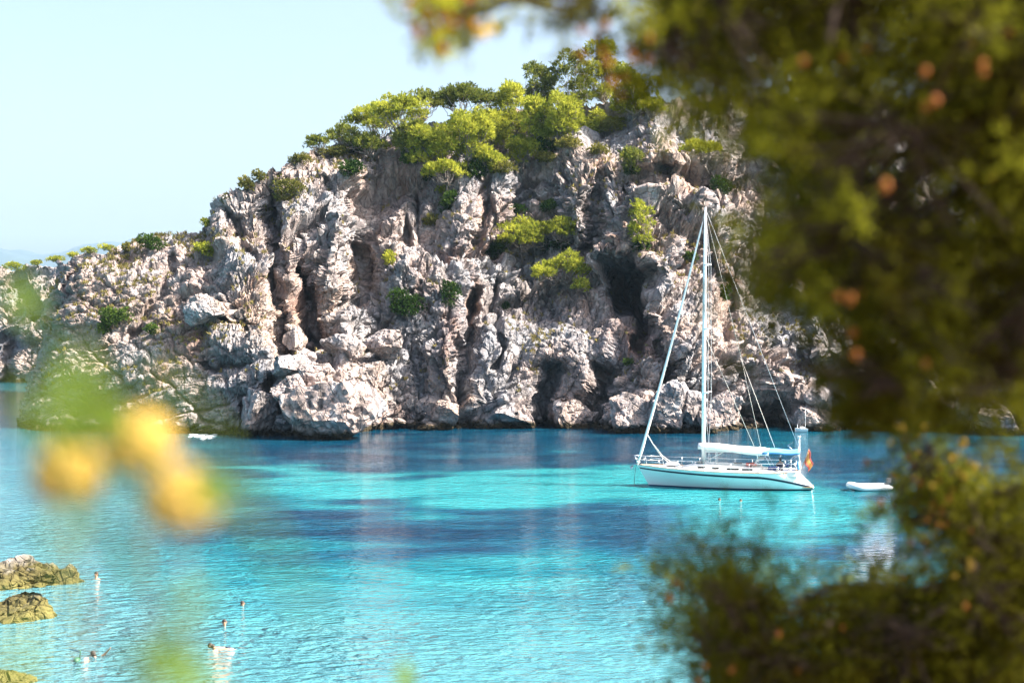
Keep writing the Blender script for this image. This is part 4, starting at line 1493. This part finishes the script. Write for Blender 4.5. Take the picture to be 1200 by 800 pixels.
    staff = st.build('flag_staff', M_TEAK, Y)
    def cloth(v0, v1, name, mat):
        rows = []
        for i in range(15):
            f = i / 14
            row = []
            for j in range(5):
                v = v0 + (v1 - v0) * j / 4
                # hangs from the staff: hoist runs up the staff, the fly drops
                hx = 5.60 - 0.28 * v
                hz = 2.70 - 0.80 * v
                x = hx + 0.32 * f - .05 * f * f + 0.05 * math.sin(7 * f + 3 * v)
                z = hz - 0.75 * f - 0.22 * f * (1 - v)
                row.append((x, 0.2 + 0.09 * math.sin(9 * f + 2 * v), z))
            rows.append(row)
        c = MB(); c.grid(rows)
        return c.build(name, mat, staff, solid=0.006)
    cloth(0.0, 0.25, 'red_band', M_RED); cloth(0.25, 0.75, 'yellow_band', M_YELLOW); cloth(0.75, 1.0, 'red_band', M_RED)
    return Y


YACHT = build_yacht()
YM = Matrix.Translation(YACHT.location) @ Matrix.Rotation(YACHT.rotation_euler.z, 4, 'Z')
g = MB()
g.grid([[(x, y, 0.02 * math.sin(9 * x) + (0.06 if abs(y) < .2 else 0) - 0.25 * max(0, -y - .25)) for y in (-.45, -.3, -.1, .1, .3)] for x in [i * .09 - .35 for i in range(9)]])
tw = g.build('towel', M_RED, solid=0.02)
tw.location = YM @ Vector((1.85, -0.75, 1.74)); tw.rotation_euler.z = YACHT.rotation_euler.z
tag(tw, 'red towel drying on the cabin roof of the yacht under the awning', 'towel')


# ------------------------------------------------------------------ dinghies
def inflatable(loc, rz, label, L=2.6, W=0.62, mast=False, engine=True):
    t = empty('inflatable_dinghy', loc, rz)
    tag(t, label, 'dinghy')
    g = MB()
    pts, rs = [], []
    for i in range(33):
        f = i / 32
        if f < .3: p = (L / 2 - (f / .3) * L * .72, -W, .20); 
        elif f > .7: p = (L / 2 - ((1 - f) / .3) * L * .72, W, .20)
        else:
            a = (f - .3) / .4 * math.pi
            p = (L / 2 - L * .72 - math.sin(a) * L * .28, -W * math.cos(a), .20 + .14 * math.sin(a))
        pts.append(p)
        rs.append(.21 if .05 < f < .95 else (.09 if f in (0, 1) else .18))
    g.tube(pts, rs, 12)
    tube = g.build('inflatable_tube', M_RUBBER, t)
    g = MB(); g.box((0.0, 0, .09), (L * .8, W * 1.7, .05)); g.build('floor', M_GREY, t, False)
    g = MB(); g.box((0.15, 0, .36), (.26, W * 1.9, .04)); g.build('seat', M_TEAK, t, False, bevel=.01)
    g = MB(); g.box((L * .42, 0, .28), (.05, W * 1.5, .34)); g.build('transom', M_GREY, t, False, bevel=.01)
    g = MB()
    for s in (-1, 1): g.tube([(L / 2 - .4 - .25 * i, s * (W + .19), .30 - .06 * (i % 2)) for i in range(6)], .012, 5)
    g.build('grab_line', M_NAVY, tube)
    if engine:
        e = MB(); e.box((L * .42 + .14, 0, .62), (.30, .24, .34)); eng = e.build('outboard_motor', M_GREY, t, False, bevel=.05)
        e = MB(); e.tube([(L * .42 + .14, 0, .45), (L * .42 + .18, 0, -.35)], .05, 8); e.build('motor_leg', M_GREY, eng)
    else:
        for s in (-1, 1):
            e = MB(); e.tube([(L * .1, s * W, .42), (-L * .3, s * W * .8, .40)], .018, 6); e.box((-L * .36, s * W * .77, .40), (.4, .12, .02)); e.build('oar', M_TEAK, t)
    return t


q = on_water(1019, 574)
inflatable((q.x, q.y, 0), math.radians(4), 'white inflatable dinghy floating astern of the yacht, half behind the juniper', 2.75, .60, engine=True)
q = on_water(939, 506)
mbt = empty('motorboat', (q.x, q.y, 0), math.radians(6))
mbt.scale = (.72, .72, .72)
tag(mbt, 'tiny white motorboat with a thin pole lying against the yellowish boulder', 'motorboat')
g = MB()
g.grid([[(x, s * .62 * (1 - max(0, -x / .95) ** 2.4) * w, z) for s, w, z in ((-1, 1.0, .52 + .1 * max(0, -x)), (-1, .82, .12), (-1, .1, -.15), (1, .1, -.15), (1, .82, .12), (1, 1.0, .52 + .1 * max(0, -x)))] for x in (-.94, -.8, -.6, -.3, 0, .4, .85)])
g.poly([(.85, -.62, .52), (.85, -.51, .12), (.85, -.06, -.15), (.85, .06, -.15), (.85, .51, .12), (.85, .62, .52)])
g.build('hull', M_HULL, mbt)
g = MB(); g.box((0.05, 0, .62), (.7, .8, .34)); g.build('cabin', M_HULL, mbt, False, bevel=.08)
g = MB(); g.box((-.32, 0, .68), (.03, .66, .2)); g.build('windscreen', M_GLASS, mbt, False)
g = MB(); g.tube([(.62, 0, .4), (.62, 0, 3.5)], .03, 6); g.build('pole', M_ALU, mbt)
g = MB(); g.box((-.55, .1, .85), (.1, .1, .55)); g.build('fender_post', M_HULL, mbt, False, bevel=.03)


# ------------------------------------------------------------------ people
def skin_body(name, verts, radii, edges, root, parent):
    """one continuous body: a skin modifier grown along a posed skeleton"""
    me = bpy.data.meshes.new(name)
    me.from_pydata([tuple(v) for v in verts], edges, [])
    me.materials.append(M_SKIN)
    o = bpy.data.objects.new(name, me)
    COL.objects.link(o)
    o.parent = parent
    me.skin_vertices.new() if hasattr(me.skin_vertices, 'new') and not me.skin_vertices else None
    md = o.modifiers.new('skin', 'SKIN')
    md.use_smooth_shade = True
    lay = me.skin_vertices[0].data
    for i, r in enumerate(radii): lay[i].radius = (r if hasattr(r, '__len__') else (r, r))
    lay[root].use_root = True
    sub = o.modifiers.new('subdivision', 'SUBSURF')
    sub.levels = 1; sub.render_levels = 1
    return o


def person(loc, rz, pose, label, cat='person', group=None, hair=True, suit=None):
    """body axes: z up, facing -y; loc is the pelvis"""
    t = empty('person', loc, rz)
    if cat == 'swimmer': t.scale = (.85, .85, .85)
    tag(t, label, cat, group)
    V = lambda *a: Vector(a)
    if pose == 'float':      # swimming face down: body level, head toward -x, arms ahead
        pel, che, nek, hed = V(0, 0, 0), V(-.42, 0, .04), V(-.56, 0, .09), V(-.70, 0, .17)
        sh = [V(-.50, -.19, .02), V(-.50, .19, .02)]
        el = [V(-.70, -.36, -.06), V(-.78, .30, .02)]
        wr = [V(-.58, -.55, -.10), V(-1.0, .30, -.05)]
        hp = [V(.06, -.10, -.02), V(.06, .10, -.02)]
        kn = [V(.48, -.12, -.03), V(.48, .14, -.07)]
        an = [V(.88, -.12, -.05), V(.86, .18, -.02)]
        ft = [V(1.04, -.12, -.10), V(1.02, .2, -.06)]
    elif pose == 'splash':   # on the back turning, one arm raised
        pel, che, nek, hed = V(0, 0, -.06), V(-.38, 0, .04), V(-.52, 0, .12), V(-.64, -.02, .22)
        sh = [V(-.46, -.19, .07), V(-.46, .19, .07)]
        el = [V(-.40, -.44, .16), V(-.30, .34, .26)]
        wr = [V(-.34, -.66, .02), V(-.10, .40, .44)]
        hp = [V(.06, -.10, -.08), V(.06, .10, -.08)]
        kn = [V(.46, -.14, -.10), V(.42, .16, .02)]
        an = [V(.84, -.14, -.14), V(.80, .2, -.10)]
        ft = [V(.98, -.14, -.10), V(.95, .2, -.04)]
    elif pose == 'sit':
        pel, che, nek, hed = V(0, 0, 0), V(0, .05, .40), V(0, .04, .54), V(0, .0, .70)
        sh = [V(-.19, .05, .48), V(.19, .05, .48)]
        el = [V(-.25, -.02, .22), V(.26, -.02, .22)]
        wr = [V(-.16, -.24, .12), V(.16, -.24, .14)]
        hp = [V(-.10, -.02, -.02), V(.10, -.02, -.02)]
        kn = [V(-.14, -.44, .02), V(.14, -.44, .02)]
        an = [V(-.14, -.46, -.40), V(.15, -.44, -.40)]
        ft = [V(-.15, -.62, -.44), V(.16, -.60, -.44)]
    else:                    # upright in the water, treading
        pel, che, nek, hed = V(0, 0, 0), V(0, .0, .42), V(0, -.01, .56), V(0, -.03, .73)
        sh = [V(-.20, 0, .48), V(.20, 0, .48)]
        el = [V(-.30, -.08, .22), V(.30, -.10, .22)]
        wr = [V(-.32, -.30, .10), V(.30, -.34, .10)]
        hp = [V(-.10, 0, -.03), V(.10, 0, -.03)]
        kn = [V(-.14, -.16, -.42), V(.14, -.10, -.44)]
        an = [V(-.14, .06, -.80), V(.16, .10, -.82)]
        ft = [V(-.14, -.06, -.92), V(.16, -.02, -.94)]
    up = (hed - nek).normalized()
    fwd = V(0, -1, 0) if pose in ('sit', 'tread') else V(-1, 0, .1)
    vs = [pel, che, nek, hed, hed + up * .09]
    rs = [(.15, .11), (.15, .11), .055, (.082, .098), (.060, .07)]
    es = [(0, 1), (1, 2), (2, 3), (3, 4)]
    for i in (0, 1):
        b = len(vs)
        hand = wr[i] + (wr[i] - el[i]).normalized() * .09
        vs += [sh[i], el[i], wr[i], hand, hp[i], kn[i], an[i], ft[i]]
        rs += [.062, .042, .03, (.035, .018), .088, .058, .038, (.042, .03)]
        es += [(1, b), (b, b + 1), (b + 1, b + 2), (b + 2, b + 3), (0, b + 4), (b + 4, b + 5), (b + 5, b + 6), (b + 6, b + 7)]
    body = skin_body('body', vs, rs, es, 0, t)
    # nose and ears as part of the face, hair as a cap
    side = fwd.cross(up).normalized()
    f = MB()
    c = hed + up * .02
    f.ball(c + fwd * .098, (.018, .018, .022), 8, 6)
    for s in (-1, 1): f.ball(c + side * s * .088, (.02, .02, .03), 8, 6)
    f.build('face', M_SKIN, body)
    e = MB()
    for s in (-1, 1): e.ball(c + fwd * .086 + side * s * .034 + up * .03, .012, 8, 6)
    e.build('eyes', M_HAIR, body)
    if hair:
        hb = MB()
        cc = hed + up * .050 - fwd * .030
        hb.ball(cc, .100, 14, 9)
        hb.ball(cc - up * .07 - fwd * .035, .085, 12, 8)
        hb.build('hair', M_HAIR, body)
    if suit:
        sb = MB()
        if suit == 'shirt':
            sb.tube([pel + V(0, 0, -.06), pel + V(0, .02, .2), che + V(0, 0, .06), nek - up * .04], [.185, .165, .185, .075], 14)
            for i in (0, 1): sb.tube([sh[i].lerp(che, .3), sh[i].lerp(el[i], .6)], [.085, .065], 10)
        else:
            sb.tube([pel - (che - pel) * .14, pel + (che - pel) * .30], [.13, .13], 14)
        sb.build('shirt' if suit == 'shirt' else 'swimsuit', M_SWIM, t)
    return t


SW = 'swimmers in the cove'
def swim(px, py, rz, pose, dz, label, suit=None):
    q = on_water(px, py)
    return person((q.x, q.y, dz), math.radians(rz), pose, label, 'swimmer', SW, True, suit)


swim(113, 678, -20, 'tread', -.42, 'swimmer standing chest-high in the water beside the small yellow-green knob', None)
swim(284, 709, 30, 'tread', -.56, 'swimmer with only the head showing, rightmost of those in the lower left')
swim(263, 733, 15, 'tread', -.50, 'dark-haired swimmer with shoulders out of the water above the one lying flat')
swim(268, 760, 4, 'float', -.03, 'swimmer lying flat on the water with legs stretched to the right', 'swimsuit')
swim(118, 771, -50, 'splash', -.13, 'swimmer splashing with one arm raised near the bottom left', 'swimsuit')
swim(843, 586, 10, 'tread', -.58, 'left one of the two dark heads swimming below the yacht hull')
swim(868, 587, -15, 'tread', -.60, 'right one of the two dark heads swimming below the yacht hull')
q = on_water(90, 774)
g = MB()
g.ball((0, 0, .02), (.11, .16, .10), 12, 8); g.tube([(.08, .05, .05), (.10, .06, .30), (.07, .06, .36)], .018, 6)
sn = g.build('snorkel', plain('green_snorkel', (.03, .12, .06), .5)); sn.location = (q.x, q.y, 0)
tag(sn, 'small dark green snorkel top poking out of the water in the bottom left', 'snorkel')
person(YM @ Vector((3.75, -0.78, 1.36)), YACHT.rotation_euler.z + math.radians(200), 'sit', 'person in a dark shirt sitting in the cockpit under the blue bimini', 'person', None, True, 'shirt')

# foam where the swell breaks against the foot of the left headland
def build_foam():
    t = NT('sea_foam')
    n = t.noise(t.pos(), 3.0, 5, .7)
    t.l(t.mix(n, (.62, .66, .68), (.86, .88, .88)), t.p.inputs['Base Color'])
    t.p.inputs['Roughness'].default_value = .9
    rng = np.random.default_rng(3)
    m = MB()
    for i in range(34):
        px = rng.uniform(222, 254); py = 510.6 + rng.normal() * .7 - abs(px - 238) * .02
        q = on_water(px, py)
        r = rng.uniform(.08, .26)
        m.ball((q.x, q.y, .0), (r * 1.6, r, r * rng.uniform(.06, .22)), 8, 5)
    o = m.build('foam', t.m)
    tag(o, 'white foam breaking at the foot of the left headland', 'foam', kind='stuff')


build_foam()

# ------------------------------------------------------------------ juniper in the foreground
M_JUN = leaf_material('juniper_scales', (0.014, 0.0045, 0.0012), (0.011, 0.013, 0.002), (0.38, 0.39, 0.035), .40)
M_JBARK = bark_material('juniper_bark', (0.018, 0.010, 0.006), (0.06, 0.036, 0.024))
M_CONE = plain('brown_cone', (0.27, 0.095, 0.02), .7, .3, 200., 0, .15)
M_CONE_Y = plain('yellow_cone', (0.50, 0.33, 0.05), .7, .25, 200., 0, .15)


def in_poly(px, py, poly):
    poly = np.array(poly, float)
    x0, y0 = poly[:, 0], poly[:, 1]
    x1, y1 = np.roll(x0, -1), np.roll(y0, -1)
    c = np.zeros(len(px), bool)
    for a, b, c_, d in zip(x0, y0, x1, y1):
        cr = ((b > py) != (d > py)) & (px < (c_ - a) * (py - b) / (d - b + 1e-12) + a)
        c ^= cr
    return c


def sprigs(C, D, L, rng, tint, nb=11, per=9, ln=.012, wd=.0016):
    """flattened juniper sprays: an axis with side twigs covered in scale leaves"""
    n = len(C)
    Lr = L * rng.uniform(.7, 1.3, n)
    # side twig origins
    f = rng.uniform(0.05, 1.0, (n, nb))
    c = C[:, None, :] + D[:, None, :] * (f * Lr[:, None])[..., None]
    d = D[:, None, :] + rng.normal(size=(n, nb, 3)) * .65
    d /= np.linalg.norm(d, axis=-1, keepdims=True)
    tl = (.45 * (1 - .55 * f) * Lr[:, None])
    g = rng.uniform(0, 1, (n, nb, per))
    c2 = c[:, :, None, :] + d[:, :, None, :] * (g * tl[..., None])[..., None]
    d2 = d[:, :, None, :] + rng.normal(size=(n, nb, per, 3)) * .45
    d2 /= np.linalg.norm(d2, axis=-1, keepdims=True)
    tt = np.broadcast_to(tint[:, None, None], (n, nb, per)).reshape(-1)
    C2, D2 = c2.reshape(-1, 3), d2.reshape(-1, 3)
    return tufts(C2, D2, 1, ln, wd, rng, .35, tt)


def juniper(name, label, cat, zones, trunk_pts, trunk_r, seed, ncones, cone_px=None, hangs=(-.2, 0, -.35)):
    """zones: (polygon in photo pixels, depth range, number of sprays, spray length, tint)"""
    rng = np.random.default_rng(seed)
    base = Vector(trunk_pts[0])
    t = empty(name, base)
    tag(t, label, cat)
    rel = [Vector(p) - base for p in trunk_pts]
    m = MB(); m.tube(rel, trunk_r, 10)
    m.build('trunk', M_JBARK, t)
    allC = []
    for zi, (poly, dr, num, L, tint) in enumerate(zones):
        P = np.array(poly, float)
        lo, hi = P.min(0), P.max(0)
        pts = []
        while sum(len(p) for p in pts) < num:
            x = rng.uniform(lo[0], hi[0], num * 2); y = rng.uniform(lo[1], hi[1], num * 2)
            k = in_poly(x, y, poly)
            k &= fbm(np.stack([x, y, 0 * x], -1) * .011 + seed, 3, seed + 2) > -.12
            pts.append(np.stack([x[k], y[k]], -1))
        xy = np.concatenate(pts)[:num]
        dep = rng.uniform(dr[0], dr[1], num)
        C = at_np(xy[:, 0], xy[:, 1], dep) - np.array(base)
        # limb tips: a spread sample of the spray centres
        nl = max(4, num // 45)
        idx = rng.choice(num, nl, replace=False)
        tips = C[idx]
        mb = MB()
        for tp in tips:
            tp = Vector(tp)
            k = min(range(1, len(rel)), key=lambda i: (rel[i] - tp).length)
            a = rel[k]
            mid = a.lerp(tp, .55) + Vector((0, 0, .05 * (a - tp).length))
            pts_ = [a + (mid - a) * f if f <= 1 else mid + (tp - mid) * (f - 1) for f in (0, .35, .7, 1, 1.35, 1.7, 2)]
            pts_ = [p + Vector(rng.normal(size=3)) * .012 for p in pts_]
            pts_[0] = a
            mb.tube(pts_, [.016, .013, .011, .009, .007, .005, .003], 6)
        for i in range(num):
            c = C[i]
            j = np.argmin(((tips - c) ** 2).sum(1) + 1e-4)
            tp = Vector(tips[j])
            if (tp - Vector(c)).length > .005: mb.tube([tp, tp.lerp(Vector(c), .5) + Vector(rng.normal(size=3)) * .01, c], [.0032, .0025, .0016], 4, False)
        br = mb.build('branch', M_JBARK, t)
        D = rng.normal(size=(num, 3)) * .6 + np.array(hangs)
        D /= np.linalg.norm(D, axis=1, keepdims=True)
        clump = fbm(C * 5 + seed, 3, seed)
        tn = np.clip(tint + 1.6 * clump + rng.normal(size=num) * .10, 0, 1)  # clump tint mixes leaf colours with painted-in sun highlights
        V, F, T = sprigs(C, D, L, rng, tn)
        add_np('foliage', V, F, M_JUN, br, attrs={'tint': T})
        allC.append(C)
    # cones
    cm = MB(); cm.ball((0, 0, 0), (.0052, .0052, .0058), 10, 8)
    proto = None
    spots = []
    for (cx, cy, sx, sy, d0, d1, n, big) in (cone_px or []):
        for _ in range(n):
            spots.append((at(rng.normal(cx, sx), rng.normal(cy, sy), rng.uniform(d0, d1)) - base, big))
    protos = {}
    for p, big in spots:
        key = (big, )
        if key not in protos:
            o = cm.build('cone', M_CONE_Y if big > 1 else M_CONE, t)
            protos[key] = o
        else:
            o = protos[key].copy(); COL.objects.link(o); o.parent = t
        s = rng.uniform(.7, 1.15)
        o.location = p; o.scale = (s, s, s * rng.uniform(.9, 1.2))
    return t


UP = [(700, -90), (735, 20), (720, 70), (752, 96), (785, 108), (830, 112), (880, 118), (895, 140), (925, 160), (900, 200), (872, 240), (864, 280), (880, 320), (905, 360), (950, 385), (1000, 375), (1050, 385), (1075, 430), (1070, 465), (1110, 470), (1180, 455), (1290, 480), (1300, -90)]
UP_BACK = [(740, -90), (760, 20), (790, 60), (850, 70), (920, 100), (960, 160), (930, 220), (910, 280), (930, 330), (980, 370), (1060, 360), (1090, 420), (1180, 440), (1290, 470), (1300, -90)]  # rear sprays nearly black: shade inside the tree is put into their tint
UP_EDGE = [(500, -60), (505, 10), (525, 40), (560, 30), (580, 0), (640, 5), (655, 30), (690, 20), (720, 60), (720, -60)]
UP_OUT = [(620, -520), (690, -80), (1290, -80), (1290, 500), (1900, 620), (2000, -520)]
UP_THIN = [(890, 420), (920, 400), (1060, 410), (1110, 470), (1000, 480), (930, 470)]
juniper('juniper_tree', 'dark juniper tree whose blurred branches hang over the upper right of the view', 'tree',
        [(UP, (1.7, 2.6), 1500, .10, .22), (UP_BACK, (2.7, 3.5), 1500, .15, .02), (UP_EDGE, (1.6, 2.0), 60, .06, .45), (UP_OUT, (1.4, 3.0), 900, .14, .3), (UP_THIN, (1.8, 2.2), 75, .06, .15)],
        [(1.55, 2.05, 8.4), (1.50, 2.0, 9.6), (1.38, 1.95, 10.3), (1.25, 1.85, 10.75), (1.05, 1.8, 11.1), (0.80, 1.7, 11.3)], [.13, .11, .085, .065, .045, .02], 41, 0,
        [(525, 12, 26, 18, 1.6, 1.8, 30, 1), (565, 38, 8, 8, 1.6, 1.7, 6, 2), (520, 60, 4, 4, 1.6, 1.65, 2, 1), (1040, 215, 2, 2, 1.5, 1.52, 1, 1), (945, 75, 3, 3, 1.5, 1.55, 1, 1),
         (1080, 60, 70, 45, 1.6, 1.9, 6, 1), (1150, 150, 40, 60, 1.6, 1.9, 5, 1), (720, 70, 20, 30, 1.6, 1.8, 14, 1), (1000, 330, 60, 60, 1.6, 1.9, 4, 1), (1100, 370, 60, 40, 1.6, 1.9, 4, 1)])
LOW = [(785, 700), (812, 676), (848, 662), (890, 686), (930, 702), (972, 712), (1010, 705), (1065, 685), (1110, 655), (1150, 615), (1230, 590), (1290, 600), (1290, 900), (770, 900), (880, 800), (830, 775), (775, 770), (800, 735), (850, 715), (800, 690)]
MIDC = [(1050, 505), (1080, 515), (1110, 530), (1140, 545), (1150, 580), (1180, 560), (1240, 560), (1240, 640), (1150, 640), (1090, 625), (1045, 612), (1040, 585), (1070, 560)]
juniper('juniper_bush', 'juniper bush with brown and yellow cones filling the lower right corner', 'bush',
        [(LOW, (2.5, 3.2), 1600, .14, .18), (LOW, (3.2, 3.9), 1100, .14, .05), (MIDC, (2.7, 3.1), 230, .10, .52)],  # farther sprays tinted darker, with the inner shade painted in
        [(1.7, 3.4, 8.0), (1.65, 3.3, 8.8), (1.5, 3.2, 9.4), (1.3, 3.1, 9.75), (1.05, 3.0, 9.95), (1.3, 3.1, 10.15)], [.09, .08, .06, .045, .03, .015], 43, 0,
        [(1085, 590, 34, 28, 2.6, 2.9, 46, 1), (1065, 515, 10, 12, 2.6, 2.8, 9, 2), (1125, 550, 16, 14, 2.6, 2.9, 12, 2), (1150, 545, 10, 20, 2.6, 2.9, 8, 2), (860, 760, 60, 25, 2.4, 2.6, 4, 1), (790, 685, 14, 10, 2.5, 2.6, 4, 1), (1000, 740, 80, 30, 2.4, 2.6, 4, 1), (1140, 660, 20, 12, 2.5, 2.7, 6, 2)],
        hangs=(-.15, 0, .35))


# ------------------------------------------------------------------ flowering plant at the left
def build_flower_plant():
    M_PET = plain('yellow_petal', (0.46, 0.31, 0.07), .7, .18, 120., 0, .2)
    M_STEM = plain('green_stem', (0.13, 0.13, 0.09), .6, .2, 30.)
    M_LEAF = leaf_material('broad_leaf', (0.05, 0.09, 0.012), (0.09, 0.15, 0.02), (0.15, 0.21, 0.035), .4)
    base = Vector((-0.22, 0.72, 9.3))
    t = empty('flowering_plant', base)
    tag(t, 'out of focus plant with round yellow flower heads close to the lens at the left', 'plant')
    rng = np.random.default_rng(9)

    def flower(px, py, Y, r):
        c = at(px, py, Y) - base
        st = MB()
        pts = [Vector((0.02 * rng.normal(), .02 * rng.normal(), 0)), c * .5 + Vector((.02, .06, -.05)), c + Vector((0.003, .004, -.06)), c + Vector((0, 0, -r * .6))]
        P = [pts[0].lerp(pts[1], f) for f in (0, .5)] + [pts[1].lerp(pts[2], f) for f in (0, .5)] + [pts[2], pts[3]]
        st.tube(P, .0010, 6)
        s = st.build('stem', M_STEM, t)
        f = MB()
        f.ball(c, (r * .82, r * .82, r * .75), 16, 10)
        for i in range(90):      # florets all over the head
            th = math.acos(1 - 1.75 * (i + .5) / 90); ph = i * 2.39996
            d = Vector((math.sin(th) * math.cos(ph), math.sin(th) * math.sin(ph), math.cos(th)))
            f.tube([c + d * r * .7, c + d * r], [r * .10, r * .13], 6)
        f.build('flower_head', M_PET, s)
        b = MB()
        for i in range(9):
            a = i * 2 * math.pi / 9
            o = Vector((math.cos(a), math.sin(a), 0))
            b.tube([c + Vector((0, 0, -r * .75)), c + o * r * .7 + Vector((0, 0, -r * .65)), c + o * r * 1.0 + Vector((0, 0, -r * .35))], [r * .14, r * .16, r * .03], 6)
        b.build('bract', M_STEM, s)

    flower(80, 555, .66, .0168)
    flower(163, 521, .67, .0165)
    flower(214, 586, .64, .0165)

    def leaf(px0, py0, px1, py1, Y, w, tint=.5):
        a, b = at(px0, py0, Y) - base, at(px1, py1, Y + .02) - base
        ax = (b - a)
        nrm = Vector((0.2, -1, .25)).normalized()
        sd = ax.cross(nrm).normalized()
        rows = []
        for i in range(9):
            f = i / 8
            hw = w * (math.sin(math.pi * min(1, f * .93 + .07)) ** .8)
            c = a + ax * f + nrm * (.18 * ax.length * math.sin(f * math.pi))
            rows.append([c - sd * hw + nrm * .15 * hw, c, c + sd * hw + nrm * .15 * hw])
        m = MB(); m.grid(rows)
        m.tube([a + (a - b) * .35 + Vector((.01, .03, -.03)), a + (a - b) * .1, a], .0012, 5)
        V = np.array([tuple(v) for v in m.v])
        me = m.build('leaf', M_LEAF, t)
        at_ = me.data.attributes.new('tint', 'FLOAT', 'POINT')
        at_.data.foreach_set('value', np.full(len(me.data.vertices), tint, np.float32))
    leaf(70, 495, 98, 420, .44, .0030, .2)
    leaf(118, 490, 84, 400, .38, .0034, .8)
    leaf(60, 520, 36, 440, .36, .0032, .9)
    leaf(210, 470, 150, 440, .34, .003, .9)
    leaf(290, 600, 240, 560, .36, .003, .9)
    leaf(150, 500, 90, 475, .62, .010, .8)
    leaf(40, 375, 15, 325, .52, .006, .6)
    leaf(105, 520, 50, 500, .62, .006, .7)
    leaf(225, 560, 275, 590, .55, .007, .6)
    leaf(150, 780, 225, 750, .46, .006, .3)
    leaf(140, 640, 170, 675, .44, .003, .1)
    leaf(205, 715, 250, 690, .46, .003, .3)
    leaf(190, 800, 260, 800, .42, .006, .6)
    leaf(60, 640, 90, 600, .40, .003, .2)
    leaf(474, 815, 474, 772, 1.0, .006, .6)
    leaf(20, 790, 30, 740, .40, .004, .8)


build_flower_plant()

# ------------------------------------------------------------------ air
def build_haze():
    t = NT('haze_air')
    t.t.nodes.remove(t.p)
    v = t.n('ShaderNodeVolumePrincipled', {'Color': (0.5, 0.75, 1.0, 1), 'Density': 0.00005})
    t.l(v.outputs[0], t.out.inputs['Volume'])
    m = MB()
    x0, x1, y0, y1, z0, z1 = -6100, 6100, -1600, 9100, -14, 640
    m.box(((x0 + x1) / 2, (y0 + y1) / 2, (z0 + z1) / 2), (x1 - x0, y1 - y0, z1 - z0))
    tag(m.build('haze', t.m, smooth=False), kind='stuff')


build_haze()
